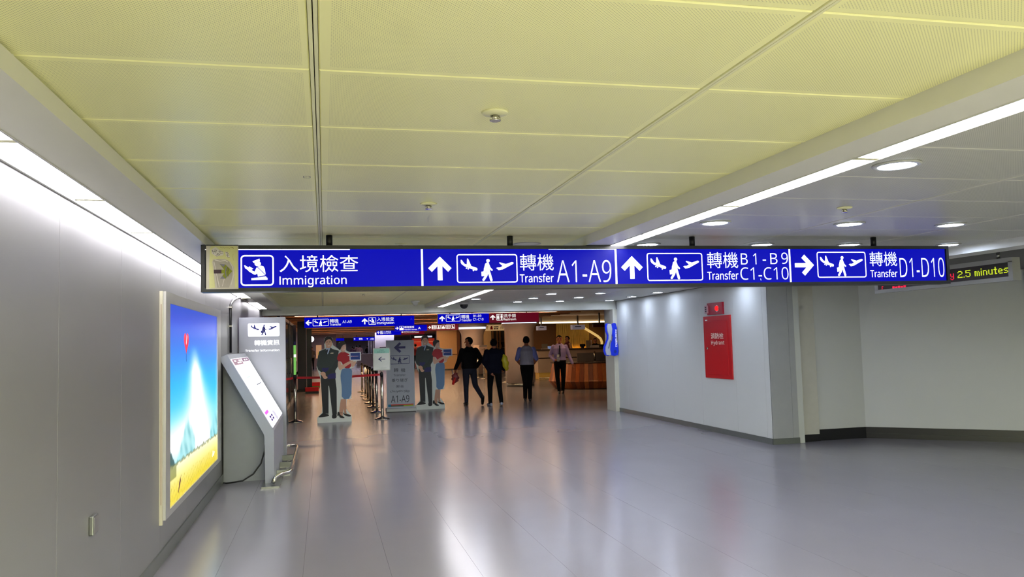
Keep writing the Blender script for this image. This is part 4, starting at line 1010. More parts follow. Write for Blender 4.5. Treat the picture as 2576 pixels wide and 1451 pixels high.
BLK = mat('black_cloth', (15, 15, 17), .85, spec=.15, bump=.1, bscale=30); NVY = mat('navy_cloth', (15, 17, 32), .85, spec=.15, bump=.1, bscale=30)
JEAN = mat('dark_denim', (40, 43, 56), .85, spec=.2, bump=.1, bscale=40); TRO = mat('black_trousers', (13, 12, 14), .85, spec=.15, bump=.08, bscale=30)
SHOE = mat('black_shoe', (16, 15, 16), .35); SNK = mat('white_sneaker', (170, 174, 186), .5)
LILAC = mat('lilac_shirt', (164, 148, 206), .7, bump=.08, bscale=40); BLUS = mat('blue_shirt', (120, 128, 196), .7)
VEST = striped('striped_vest', (184, 180, 196), (110, 106, 128), 22.0, 'X')
def sc(h): return h / 1.728
# walking man in black jacket, head turned left, red bag in his left hand
g = at_z(1183, 1019)
m1 = person('man in black jacket and dark jeans walking away with a red bag', (g[0], g[1], 0), math.radians(8),
            dict(kneeL=(-.08, .06, .49), ankL=(-.1, .0, .085), kneeR=(.13, -.05, .50), ankR=(.22, -.33, .20), toeR=(.1, .55, -.85), elR=(.285, -.13, 1.15), wrR=(.205, .02, .97), handR=(-.3, .4, -.8),
                 elL=(-.262, .03, 1.14), wrL=(-.315, .17, .94), headrot=math.radians(62)),
            dict(skin=SKIN_D, top=BLK, sleeve=BLK, forearm=BLK, bottom=JEAN, shoe=SHOE, hair=HAIR, hem=.93), sc(1.755), bulk=1.28)
bag = thing('carrier_bag', 'crumpled red and grey bag held low by the man in black', 'bag', (g[0] - .33, g[1] + .09, .60))
bm = bmesh.new(); ell(bm, (-.03, 0, .12), (.10, .07, .13), 14, 10)
for v in bm.verts: v.co += Vector((.02 * math.sin(v.co.z * 60), .015 * math.cos(v.co.x * 70 + v.co.z * 50), .012 * math.sin(v.co.x * 80)))
obj('bundle', bm, mat('bag_mixed', (140, 60, 64), .5, noise=.6, nscale=14), bag)
bm = bmesh.new(); tube(bm, [(-.10, -.03, -.06), (-.07, -.03, .04), (-.03, -.04, .12)], [.03, .04, .035], 10); obj('red_roll', bm, mat('bright_red', (226, 36, 32), .4), bag)
bm = bmesh.new(); tube(bm, [(-.11, 0, .33), (-.08, 0, .2), (-.06, 0, .12)], [.012, .02, .02], 8); obj('paper_roll', bm, mat('pale_paper', (180, 160, 165), .6), bag)
# man in navy jacket, seen from behind, yellow parcel under the right arm
g = at_z(1246, 1021)
m2 = person('man in navy jacket seen from behind with a yellow parcel under his arm', (g[0], g[1], 0), math.radians(-3),
            dict(kneeL=(-.12, .03, .49), ankL=(-.125, .0, .085), kneeR=(.12, .01, .49), ankR=(.145, -.1, .10), toeL=(-.25, 1, 0), toeR=(.1, 1, -.12), elR=(.275, -.04, 1.13), wrR=(.27, .1, .93), handR=(-.2, .6, -.6),
                 elL=(-.27, -.05, 1.13), wrL=(-.13, -.19, .87), handL=(.5, -.1, -.6), head=(0, .02, 1.595)),
            dict(skin=SKIN_D, top=NVY, sleeve=NVY, forearm=NVY, bottom=TRO, shoe=SNK, hair=HAIR, hem=.84), sc(1.70), bulk=1.32, face=False)
pcl = thing('yellow_parcel', 'yellow parcel tucked under the arm of the man in navy', 'parcel', (g[0] + .26, g[1] - .12, .88))
bm = bmesh.new(); ell(bm, (0, 0, .21), (.085, .07, .21), 16, 12)
for v in bm.verts: v.co += Vector((-.25 * (v.co.z - .21) * .5 + .012 * math.sin(v.co.z * 40), .01 * math.cos(v.co.z * 50), 0))
obj('wrapping', bm, mat('yellow_plastic', (196, 180, 30), .35, noise=.2, nscale=15), pcl)
# staff member in a striped vest
g = at_z(1328, 1009)
m3 = person('staff member in striped vest and blue short sleeves seen from behind', (g[0], g[1], 0), math.radians(-14),
            dict(kneeL=(-.055, .02, .49), ankL=(-.07, .08, .085), kneeR=(.065, .0, .49), ankR=(.06, -.04, .085), elL=(-.262, -.04, 1.13), elR=(.262, -.04, 1.13), wrL=(-.19, .13, 1.0), wrR=(.19, .13, 1.0), handL=(.8, .4, 0), handR=(-.8, .4, 0), head=(0, .02, 1.605)),
            dict(skin=SKIN_D, top=VEST, sleeve=BLUS, forearm=SKIN_D, bottom=TRO, shoe=SHOE, hair=HAIR, hem=.97), sc(1.74), bulk=1.17, face=False)
# staff member walking towards the camera with a cup
g = at_z(1411, 989)
m4 = person('staff member in lilac shirt and dark tie walking forward with a white cup', (g[0], g[1], 0), math.radians(180 - 16),
            dict(kneeL=(-.09, .0, .49), ankL=(-.06, -.06, .085), kneeR=(.09, .1, .50), ankR=(.05, .10, .085), toeL=(0, 1, -.1), elR=(.285, -.05, 1.13), wrR=(.17, .19, .99), handR=(-.75, .5, 0),
                 elL=(-.275, -.04, 1.13), wrL=(-.37, .05, .89), handL=(-.2, .2, -1)),
            dict(skin=SKIN_D, top=LILAC, sleeve=LILAC, forearm=LILAC, bottom=TRO, shoe=SHOE, hair=HAIR, hem=.98), sc(1.765), bulk=1.17)
bm = P([[(-.02, 1.43), (.02, 1.43), (.032, 1.12), (0, 1.06), (-.032, 1.12)]], .142, .152); obj('tie', bm, mat('dark_tie', (40, 34, 60), .6), m4)
bm = bmesh.new(); tube(bm, [(-.06, .08, 1.46), (-.03, .145, 1.3), (.04, .152, 1.16)], .005, 6); tube(bm, [(.06, .08, 1.46), (.06, .145, 1.3), (.045, .152, 1.16)], .005, 6); obj('lanyard', bm, mat('lanyard_blue', (90, 96, 140), .6), m4)
obj('id_card', B((.015, .085, .15, .156, 1.08, 1.16)), M_WHITE, m4)
obj('shirt_pocket', P([[(.05, 1.25), (.14, 1.25), (.14, 1.18), (.095, 1.165), (.05, 1.18)]], .132, .142), LILAC, m4)
obj('belt', L([(.188, .955), (.194, .96), (.194, .985), (.188, .99)], 24), SHOE, m4).scale = (1, .74, 1)
mwv = m4.matrix_basis
cupl = Matrix.Translation(m4.location) @ Matrix.Rotation(m4.rotation_euler.z, 4, 'Z') @ Vector((.05 * m4.scale.x, .28 * m4.scale.x, .955 * m4.scale.x))
cup = thing('paper_cup', 'white paper cup in the hand of the man in lilac', 'cup', tuple(cupl))
bm = bmesh.new(); lathe(bm, [(.030, 0), (.034, .004), (.043, .11), (.045, .112), (.041, .11), (.033, .01)], 20); obj('wall', bm, mat('cup_white', (232, 230, 224), .5), cup)

# ------------------------------------------------------------------ the hall beyond the opening
HZ = 2.66
M_HC = mat('hall_ceiling_tan', (206, 170, 132), .5); M_HG = mat('hall_ceiling_violet_grey', (112, 106, 116), .4); M_SLAT = wood('ceiling_slat_wood', (190, 140, 96), (150, 104, 70), 4, (.6, 6, 6), .4)
M_WARM = mat('warm_strip', (255, 214, 150), .5, es=HALL, ec=(255, 218, 172)); M_COOLH = mat('cool_strip', (235, 235, 255), .5, es=HALL * .8, ec=(226, 226, 255))
M_PINK = mat('hall_pink_wall', (188, 168, 166), .45); M_BEIGE = mat('hall_beige_wall', (216, 176, 128), .45, noise=.05); M_WHT = mat('hall_white_wall', (214, 214, 222), .45)
M_BROWN = mat('hall_brown', (120, 80, 52), .5)
hc = struct('ceiling_hall', B((-1.8, 14.6, YB + .3, 101, HZ, HZ + .1)), M_HC)
obj('smooth_panel', B((-1.8, 14.4, YB + .3, 23.4, HZ - .1, HZ - .001)), M_HG, hc)
y = 24.0; sl = None
while y < 92:
    if sl is None: sl = obj('slat', B((-1.3, 8.6, -.14, .14, 0, .1), bevel=.006), M_SLAT, hc, (0, y, HZ - .1))
    else: share('slat', sl, hc, (0, y, HZ - .1))
    y += 1.25
hl = None
for i, y in enumerate([25.9, 30.9, 35.9, 40.9, 47.1, 53.4, 59.6, 67.1, 74.6, 82.1, 89.6]):
    lab = '%s linear ceiling light of the far hall, %s row from the opening' % ('warm' if y < 58 else 'cool white', ORD[i])
    t = thing('hall_light', lab, 'ceiling light', (0, y, HZ - .06), 0, 'warm hall ceiling lights')
    obj('diffuser', B((-.9, 7.6, -.1, .1, -.02, .0)), M_WARM if y < 58 else M_COOLH, t)
    for x in (-.9, 1.9, 4.7, 7.58): obj('clip', B((x, x + .02, -.12, .12, -.025, .06)), M_STEEL, t)
struct('wall_hall_left', B((-2.0, -1.8, YB + .3, 101, 0, HZ)), M_PINK)
struct('wall_hall_right', B((14.4, 14.6, YB + .3, 101, 0, HZ)), M_BROWN)
struct('wall_hall_far', B((-1.8, 14.4, 100.6, 101, 0, HZ)), M_WHT)
struct('wall_hall_near', B((XR + .3, 14.4, YB + .1, YB + .3, 0, HZ), (-1.8, XL, YB + .3, YB + .45, 0, HZ)), M_WHT)

# dark glazed doors along the left of the hall
M_DKM = mat('dark_door_metal', (38, 42, 48), .3, .4); M_DKG = mat('dark_glass', (46, 52, 58), .08)
for i, (y0, y1, lab) in enumerate(((18.35, 20.4, 'dark glazed door leaf nearest the left barrier post'), (20.7, 23.4, 'second dark glazed door leaf along the hall side'), (23.7, 27.5, 'third dark glazed door leaf before the dark pillar'))):
    t = thing('glazed_door', lab, 'door', (-1.0, y0, 0), 0, 'dark glazed doors of the hall')
    w = y1 - y0
    obj('frame', B((0, .06, 0, .08, 0, 2.35), (0, .06, w - .08, w, 0, 2.35), (0, .06, .08, w - .08, 2.27, 2.35), (0, .06, .08, w - .08, 0, .12)), M_DKM, t)
    obj('pane', B((.025, .035, .08, w - .08, .12, 2.27)), M_DKG, t)
    obj('handle', T([(.06, w - .2, .9), (.1, w - .2, .92), (.1, w - .2, 1.3), (.06, w - .2, 1.32)], .015, 8), M_CHROME, t)
lg = thing('leaning_board', 'dark board leaning beside the barrier post at the left of the hall', 'board', (-.97, 17.75, 0))
bm = bmesh.new(); vs = [bm.verts.new(p) for p in ((0, 0, 0), (.22, 0, 0), (.06, 0, 1.6), (-.06, 0, 1.6), (0, .05, 0), (.22, .05, 0), (.06, .05, 1.6), (-.06, .05, 1.6))]
for q in ((0, 1, 2, 3), (7, 6, 5, 4), (0, 4, 5, 1), (1, 5, 6, 2), (2, 6, 7, 3), (3, 7, 4, 0)): bm.faces.new([vs[i] for i in q])
obj('board', bm, mat('dark_board', (72, 76, 82), .4), lg)
dp = thing('square_pillar', 'dark navy square pillar under the left end of the first hall sign', 'pillar', (-.75, 30.6, 0))
obj('shaft', B((-.2, .1, -.2, .3, .08, 2.56), bevel=.01), mat('navy_pillar', (26, 28, 48), .35), dp); obj('plinth', B((-.26, .16, -.26, .36, 0, .08)), M_BLACKP, dp); obj('side_fin', B((.12, .3, .0, .06, 0.02, 2.3)), M_DKM, dp); obj('cap', B((-.22, .12, -.22, .32, 2.56, HZ - .001)), M_DKM, dp)
for i, (px0, px1, py) in enumerate(((768, 802, 990), (774, 805, 976))):
    a, b = at_z(px0, py), at_z(px1, py)
    t = thing('floor_barrier', ['low red floor barrier beside the dark pillar, nearer one', 'low red floor barrier beside the dark pillar, farther one'][i], 'barrier', (a[0], a[1], 0))
    w = b[0] - a[0]
    obj('foot', B((0, w, -.06, .3, 0, .07)), mat('olive_foot', (110, 120, 50), .6) if i else M_BLACKP, t); obj('red_board', B((0, w, -.05, .0, .07, .22), bevel=.01), M_REDB, t)
es_ = thing('exit_sign', 'small green exit lamp under the hall ceiling at the left', 'exit sign', (-.9, 19.2, HZ - .28))
obj('case', B((-.02, .02, -.2, .2, 0, .2)), M_WHITE, es_); obj('face', P([[(-.021, .0), (.021, .0), (.021, .19), (-.021, .19)]], -.21, -.2), mat('exit_green', (60, 220, 100), .3, es=2.0, ec=(50, 220, 90)), es_); obj('stem', L([(.012, .2), (.012, .28)], 8), M_STEEL, es_)

# pillars with glowing collars
def pillar(label, x, y, r):
    t = thing('round_pillar', label, 'pillar', (x, y, 0), 0, 'round hall pillars')
    obj('shaft', L([(r, .12), (r, 1.95), (r + .03, 2.1), (r + .12, 2.24), (r + .14, 2.27)], 40), mat('pillar_cream', (214, 198, 190), .3), t)
    obj('collar_light', L([(r + .12, 2.27), (r + .12, 2.37)], 40), mat('collar_glow', (225, 235, 255), .3, es=1.1, ec=(222, 232, 255)), t)
    obj('crown', L([(r + .16, 2.37), (r + .2, HZ - .0)], 40), M_WHT, t)
    obj('plinth', L([(r - .02, 0), (r - .02, .12)], 40), M_STEEL, t)
pillar('nearer round cream pillar behind the man in the striped vest', 6.97, 28.7, .52)
pillar('farther round cream pillar beyond the man in the black jacket', 6.95, 38.2, .53)

# hanging signs in the hall
def hall_sign(label, Y, c0, c1, split=None, left=M_BLUE, right=M_MAROON):
    """c0,c1: photo points of the top-left and bottom-right corners"""
    a, b = at_y(*c0, Y), at_y(*c1, Y)
    t = thing('hanging_sign', label, 'sign', (a[0], Y, b[2]))
    W, Hh = b[0] - a[0], a[2] - b[2]
    obj('case', B((0, W, .0, .1, 0, Hh)), mat('sign_case', (30, 30, 60), .4), t)
    s = W if split is None else at_y(split, c0[1], Y)[0] - a[0]
    obj('face', B((.006, s - .003, -.006, 0, .006, Hh - .006)), left, t)
    if split is not None: obj('face', B((s + .003, W - .006, -.006, 0, .006, Hh - .006)), right, t)
    for x in (W * .12, W * .88): obj('hanger', L([(.015, Hh), (.015, HZ - b[2])], 8, (x, .05)), M_BLACK, t)
    def bx(x0, y0, x1, y1):
        p, q = at_y(x0, y1, Y), at_y(x1, y0, Y); return (p[0] - a[0], p[2] - b[2], q[0] - a[0], q[2] - b[2])
    return t, bx
Z6 = lambda a, b: (600 + a / 2.576, 700 + b / 2.576)
def z6(x0, y0, x1, y1): return (*Z6(x0, y0), *Z6(x1, y1))
YS = -.0065
t, bx = hall_sign('long blue hall sign reading Transfer A1-A9 and Immigration', 22.0, (765, 798.5), (1042.5, 819), None)
picto(ARROW_L, SRC_UP, bx(*z6(434, 270, 474, 307)), YS, M_SIGNW, t, 'arrow')
b0 = bx(*z6(481, 262, 584, 310)); frame_icon(b0, YS, M_SIGNW, t, .012, .02); picto(TRANSFER, SRC_T, b0, YS, M_SIGNW, t)
text('轉機', bx(*z6(591, 262, 648, 289)), YS, M_SIGNW, t); text('Transfer', bx(*z6(591, 290, 666, 307)), YS, M_SIGNW, t, bold=.005); text('A1-A9', bx(*z6(674, 271, 733, 290)), YS, M_SIGNW, t)
picto(ARROW_UP, SRC_UP, bx(*z6(797, 258, 838, 298)), YS, M_SIGNW, t, 'arrow')
b0 = bx(*z6(843, 253, 891, 300)); frame_icon(b0, YS, M_SIGNW, t, .012, .02); picto(IMMIG, SRC_I, b0, YS, M_SIGNW, t)
text('入境檢查', bx(*z6(898, 250, 1007, 277)), YS, M_SIGNW, t); text('Immigration', bx(*z6(898, 279, 1008, 302)), YS, M_SIGNW, t, bold=.005)
text('A', bx(*z6(1112, 256, 1127, 271)), YS, mat('faded_print', (60, 60, 190), .4, es=.4, ec=(70, 70, 210)), t)
t, bx = hall_sign('blue and maroon hall sign reading Transfer B1-B9 and Restroom', 22.0, (1101, 790), (1356, 809.5), 1230)
picto(ARROW_UP, SRC_UP, bx(*z6(1301, 243, 1337, 278)), YS, M_SIGNW, t, 'arrow')
b0 = bx(*z6(1344, 235, 1437, 280)); frame_icon(b0, YS, M_SIGNW, t, .012, .02); picto(TRANSFER, SRC_T, b0, YS, M_SIGNW, t)
text('轉機', bx(*z6(1444, 235, 1494, 262)), YS, M_SIGNW, t); text('Transfer', bx(*z6(1444, 262, 1511, 279)), YS, M_SIGNW, t, bold=.005)
text('B1-B9', bx(*z6(1521, 235, 1573, 251)), YS, M_SIGNW, t); text('C1-C10', bx(*z6(1520, 257, 1587, 274)), YS, M_SIGNW, t)
picto(ARROW_UP, SRC_UP, bx(*z6(1630, 236, 1665, 270)), YS, M_SIGNW, t, 'arrow')
b0 = bx(*z6(1671, 230, 1714, 273)); frame_icon(b0, YS, M_SIGNW, t, .012, .02); picto(REST, (-40, -52, 40, 36), b0, YS, M_SIGNW, t)
text('洗手間', bx(*z6(1720, 229, 1795, 254)), YS, M_SIGNW, t); text('Restroom', bx(*z6(1720, 257, 1798, 273)), YS, M_SIGNW, t, bold=.008)
Z8 = lambda a, b: (880 + a / 8.587, 780 + b / 8.587)
def z8(x0, y0, x1, y1): return (*Z8(x0, y0), *Z8(x1, y1))
t, bx = hall_sign('distant blue and maroon sign reading Transfer counter A with facility icons', 38.0, (992.5, 818), (1153, 830), 1074)
picto(ARROW_R, SRC_UP, bx(*z8(985, 355, 1058, 425)), YS, M_SIGNW, t, 'arrow')
b0 = bx(*z8(1072, 340, 1162, 432)); frame_icon(b0, YS, M_SIGNW, t, .015, .02); picto([[(10, 90), (90, 90), (90, 50), (70, 50), (50, 15), (30, 50), (10, 50)]], (0, 0, 100, 100), b0, YS, M_SIGNW, t)
text('轉機櫃檯', bx(*z8(1178, 340, 1388, 392)), YS, M_SIGNW, t); text('Transfer counter', bx(*z8(1178, 400, 1455, 432)), YS, M_SIGNW, t, bold=.008); text('A', bx(*z8(1475, 360, 1528, 412)), YS, M_SIGNW, t, bold=.02)
picto(ARROW_R, SRC_UP, bx(*z8(1685, 340, 1755, 405)), YS, M_SIGNW, t, 'arrow')
ICO = [REST, [circ(0, -30, 12, 10), [(-22, 25), (22, 25), (12, -15), (-12, -15)]], [[(-25, 25), (25, 25), (25, -5), (12, -15), (0, -35), (-12, -15), (-25, -5)]], [[(-22, -40), (-8, -40), (-8, 30), (-22, 30)], [(8, -40), (22, -40), (22, 30), (8, 30)]], [circ(-10, -35, 8, 10), [(-18, -22), (-2, -22), (0, 0), (20, 0), (28, 22), (-14, 22)]]]
for i in range(5):
    b0 = bx(*z8(1768 + 103 * i, 325 - 4 * i, 1858 + 103 * i, 412 - 4 * i)); frame_icon(b0, YS, M_SIGNW, t, .015, .02); picto(ICO[i], (-40, -52, 40, 36), b0, YS, M_SIGNW, t)
t, bx = hall_sign('far blue and maroon sign reading Immigration below the counter sign', 52.0, (947, 832), (1068, 840.5), 1009)
picto(ARROW_UP, SRC_UP, bx(*z8(590, 455, 640, 515)), YS, M_SIGNW, t, 'arrow')
b0 = bx(*z8(655, 450, 722, 515)); frame_icon(b0, YS, M_SIGNW, t, .02, .02); picto(IMMIG, SRC_I, b0, YS, M_SIGNW, t)
text('入境檢查', bx(*z8(738, 447, 890, 482)), YS, M_SIGNW, t); text('Immigration', bx(*z8(738, 486, 895, 512)), YS, M_SIGNW, t, bold=.008)
picto(ARROW_R, SRC_UP, bx(*z8(1110, 450, 1160, 495)), YS, M_SIGNW, t, 'arrow'); text('Duty free service counter', bx(*z8(1172, 474, 1495, 500)), YS, M_SIGNW, t, bold=.02); text('免稅商店服務中心', bx(*z8(1172, 447, 1495, 470)), YS, M_SIGNW, t)
t, bx = hall_sign('most distant small blue sign with white arrows over the far people', 70.0, (889, 848.5), (953, 856), None)
picto(ARROW_R, SRC_UP, bx(890, 850, 894, 854.5), YS, M_SIGNW, t, 'arrow'); text('轉機', bx(903, 849.5, 912, 854.5), YS, M_SIGNW, t); picto(ARROW_UP, SRC_UP, bx(922, 850, 926, 854), YS, M_SIGNW, t, 'arrow'); text('入境檢查', bx(931, 849.5, 941, 854.5), YS, M_SIGNW, t)
t, bx = hall_sign('plain small blue sign behind the head of the first cutout', 70.0, (838, 851), (866, 857), None)

# service counter and its back wall
a, b = at_y(1355, 952, 33.0), at_y(1546, 952, 33.0)
dk = thing('service_counter', 'long cream service counter at the right of the hall', 'counter', (a[0], 33.0, 0)); DW = b[0] - a[0] + .8
M_CTR = mat('counter_cream', (214, 196, 176), .4)
obj('top', B((-.1, DW, -.06, .8, 1.2, 1.26), bevel=.008), mat('counter_top', (92, 78, 66), .3), dk)
obj('front_upper', B((0, DW, 0, .7, .9, 1.2)), M_CTR, dk); obj('shadow_gap', B((.05, DW, .05, .7, .86, .9)), M_BLACKP, dk)
obj('front_lower', B((0, DW, .02, .7, .27, .86)), M_CTR, dk); obj('lit_plinth', B((.05, DW, .08, .7, .0, .27)), mat('plinth_glow', (196, 150, 70), .5, es=.12, ec=(220, 170, 70)), dk)
obj('foot_rail', T([(0, -.08, .05), (DW * .5, -.08, .05), (DW, -.08, .05)], .025, 8), M_CHROME, dk)
struct('wall_counter_back', B((a[0] - .5, 14.4, 37.0, 37.2, 0, HZ)), mat('counter_back_brown', (150, 112, 74), .5))
# gold strand panel behind the counter
gp = thing('gold_panel', 'glowing gold strand wall panel behind the service counter', 'wall panel', (at_y(1400, 860, 36.9)[0], 36.9, 0))
gw = at_y(1483, 860, 36.9)[0] - at_y(1400, 860, 36.9)[0]
M_GOLD = mat('gold_strand', (206, 160, 70), .35, .4, es=.10, ec=(230, 180, 80), stretch=(30, 1, 1.5), nscale=3, noise=.5)
obj('backing', B((0, gw, .03, .09, 0, 2.5)), mat('gold_back', (170, 126, 60), .5), gp)
ns = 40
st0 = obj('strand', T([(0, 0, 1.12), (.01, .0, 1.6), (-.008, 0, 2.1), (0, 0, 2.5)], .014, 6), M_GOLD, gp, (gw * .5 / ns, 0.01, 0))
for i in range(1, ns): share('strand', st0, gp, (gw * (i + .5) / ns, .01, 0), random.random() * 6)
obj('glow_bar', B((gw * .3, gw, -.1, -.04, 1.10, 1.14)), mat('gold_glow', (255, 210, 90), .4, es=6.0, ec=(255, 196, 80)), gp)
cv = thing('curved_light', 'curved glowing cream tube on the wall behind the counter', 'wall light')
pts = [at_y(px, py, 36.75) for px, py in ((1468, 824), (1490, 837), (1503, 845), (1511, 852), (1514, 860), (1514, 873))]
obj('tube', T(pts, .06, 10), mat('cream_tube', (235, 200, 130), .4, es=.7, ec=(240, 200, 120)), cv)
hb0 = at_y(1357, 816, 33.2); hb1 = at_y(1540, 811, 33.2)
tt = thing('counter_canopy', 'lit white canopy edge running above the service counter', 'canopy', (hb0[0], 33.2, 2.36))
obj('canopy', B((0, hb1[0] - hb0[0] + 1.5, 0, 3.6, .04, .295), bevel=.01), mat('canopy_cream', (200, 186, 160), .5), tt)
obj('edge_light', B((0, hb1[0] - hb0[0] + 1.5, -.04, .03, -.01, .05)), mat('canopy_glow', (255, 240, 210), .4, es=3.0, ec=(255, 232, 196)), tt)
for i, (x0, x1, lab) in enumerate(((1353, 1375, 'silver hanging box sign over the left end of the counter'), (1440, 1472, 'silver hanging box sign over the middle of the counter'))):
    p, q = at_y(x0, 820 - i * 3, 32.6), at_y(x1, 830 - i * 2, 32.6)
    t = thing('box_sign', lab, 'sign', (p[0], 32.6, q[2])); w, h = q[0] - p[0], p[2] - q[2]
    obj('case', B((0, w, 0, .3, 0, h), bevel=.01), mat('silver_box', (196, 190, 206), .35, es=.15), t); obj('print', B((w * .2, w * .7, -.004, 0, h * .55, h * .7)), M_INK, t); obj('hanger', B((w * .45, w * .55, .1, .2, h, HZ - q[2])), M_STEEL, t)
p, q = at_y(1492, 812, 30.0), at_y(1526, 822, 30.0)
t = thing('box_sign', 'maroon hanging box sign left of the phone sign', 'sign', (p[0], 30.0, q[2])); w, h = q[0] - p[0], p[2] - q[2]
obj('case', B((0, w, 0, .12, 0, h)), mat('maroon_box', (100, 16, 24), .4), t); obj('top_strip', B((0, w, -.01, .12, h * .6, h)), mat('brown_strip', (90, 70, 56), .5), t); obj('hanger', B((w * .45, w * .55, .03, .09, h, HZ - q[2])), M_STEEL, t)
for (px, py), lab in (((1473, 803), 'warm round downlight in the hall ceiling above the lilac shirt'), ((1520, 786), 'warm round downlight in the hall ceiling nearest the right jamb'), ((1385, 792), 'warm round downlight in the hall ceiling right of the restroom sign')):
    q = at_z(px, py, HZ - .1)
    if q[1] > 23.2: q = (q[0] * 23.0 / q[1], 23.0, HZ - .1)
    dl = thing('downlight', lab, 'downlight', (q[0], q[1], HZ - .112), 0, 'warm hall downlights')
    obj('trim_ring', L([(.12, 0), (.13, .006), (.13, .012)], 24), M_WHITE, dl); obj('lens', L([(.1, -.002), (.1, .0)], 24), mat('warm_lens', (255, 214, 160), .5, es=60, ec=(255, 206, 150)), dl)
# things on the counter
def onc(name, label, cat, x0, x1, y0, dep, fn):
    p, q = at_y(x0, y0, 33.35), at_y(x1, 877, 33.35); t = thing(name, label, cat, (p[0], 33.35, 1.26)); fn(t, q[0] - p[0], max(.05, p[2] - 1.26)); return t
def f_holder(t, w, h): obj('panel', B((0, w, 0, .03, .02, h), bevel=.004), mat('holder_grey', (140, 136, 120), .3), t); obj('foot', B((-.02, w + .02, -.08, .12, 0, .02)), M_CTR, t)
onc('leaflet_stand', 'grey leaflet stand at the left end of the counter', 'stand', 1363, 1378, 865, .1, f_holder)
def f_box(c, es=0):
    def f(t, w, h): obj('box', B((0, w, 0, .2, 0, h), bevel=.01), mat('counter_item_%d_%d_%d' % c, c, .5, es=es), t); obj('lid', B((.01, w - .01, .01, .19, h, h + .012)), M_WHT, t)
    return f
onc('tray', 'pale blue glowing tray on the counter beside the leaflet stand', 'tray', 1379, 1391, 871, .1, f_box((150, 180, 240), .3))
def f_mon(t, w, h): obj('screen', B((0, w, 0, .04, .06, h + .05), bevel=.006), M_BLACKP, t); obj('foot', B((w * .3, w * .7, -.05, .12, 0, .06)), M_BLACKP, t)
onc('monitor', 'small black monitor in the middle of the counter', 'monitor', 1459, 1473, 868, .1, f_mon)
onc('notice_holder', 'upright grey notice holder on the counter beside the black monitor', 'stand', 1474, 1485, 856, .1, f_holder)
onc('paper_box', 'white paper box on the counter before the seated clerk', 'box', 1489, 1508, 869, .1, f_box((222, 216, 208)))
def f_cyl(t, w, h): obj('cup', L([(w * .4, 0), (w * .5, h * .9), (w * .5, h)], 14, (w / 2, 0)), M_WHT, t)
onc('white_roll', 'tall white paper roll on the counter left of the paper box', 'roll', 1486, 1489, 855, .1, f_cyl)
onc('terminal', 'low black terminal at the right end of the counter', 'terminal', 1508, 1522, 869, .1, f_mon)
# clerks
CL = dict(skin=SKIN_D, top=mat('maroon_top', (90, 24, 34), .7), sleeve=mat('cream_top', (190, 150, 110), .7), forearm=SKIN_D, bottom=TRO, shoe=SHOE, hair=HAIR)
p = at_y(1427, 845, 34.6)
person('clerk with tied dark hair behind the counter, half hidden by the lilac shirt', (p[0], 34.6, 0), math.radians(110), {}, CL, sc(p[2]), voxel=.014, female=True, face=False)
p = at_y(1497, 850, 34.6)
person('clerk in dark uniform seated low behind the white paper box', (p[0], 34.6, 0), math.radians(170), {}, dict(CL, top=BLK, sleeve=BLK, forearm=BLK), sc(p[2]), voxel=.014, face=True)

# wooden bench desk with flared plank front
wd = thing('wooden_desk', 'curved wooden desk with flared plank front at the right of the hall', 'desk', (8.9, 26.3, 0))
M_WD = [wood('plank_orange', (190, 104, 48), (150, 74, 32), 5), wood('plank_brown', (150, 80, 38), (112, 56, 26), 5), wood('plank_pale', (206, 128, 66), (170, 92, 44), 5)]
R0, NP = 1.55, 26
for i in range(NP):
    a0, a1 = math.radians(178 + 150 * i / NP), math.radians(178 + 150 * (i + 1) / NP - .25)
    bm = bmesh.new(); vo = []
    for r, z in ((R0 - .22, .02), (R0 - .02, .26), (R0 - .04, .30), (R0 - .18, .84)):
        for a_ in (a0, a1):
            vo.append((bm.verts.new((r * math.cos(a_), r * math.sin(a_), z)), bm.verts.new(((r - .03) * math.cos(a_), (r - .03) * math.sin(a_), z))))
    for s in range(3):
        o0, o1, o2, o3 = vo[2 * s], vo[2 * s + 1], vo[2 * s + 3], vo[2 * s + 2]
        bm.faces.new((o0[0], o1[0], o2[0], o3[0])); bm.faces.new((o3[1], o2[1], o1[1], o0[1])); bm.faces.new((o0[0], o3[0], o3[1], o0[1])); bm.faces.new((o1[0], o1[1], o2[1], o2[0]))
    bm.faces.new((vo[0][0], vo[0][1], vo[1][1], vo[1][0])); bm.faces.new((vo[6][0], vo[7][0], vo[7][1], vo[6][1]))
    obj('plank', bm, M_WD[(i * 7 + i // 3) % 3], wd)
obj('desk_top', L([(R0 - .17, .84), (R0 - .15, .85), (R0 - .15, .875), (R0 - .19, .88)], 48), mat('desk_top_dark', (60, 44, 36), .25), wd)
obj('core', L([(R0 - .3, .0), (R0 - .3, .84)], 32), M_BROWN, wd)
sc_ = thing('desk_screen', 'dark grey privacy screen with steel post behind the wooden desk', 'screen', (8.9, 26.3, .88))
q0, q1 = at_y(1452, 900, 26.6), at_y(1531, 900, 26.6)
obj('panel', B((q0[0] - 8.9, q1[0] - 8.9, .3, .33, .0, .28)), mat('screen_grey_panel', (110, 104, 100), .4), sc_); obj('post', L([(.03, 0), (.03, .33)], 12, (at_y(1494, 900, 26.6)[0] - 8.9, .22)), M_CHROME, sc_)

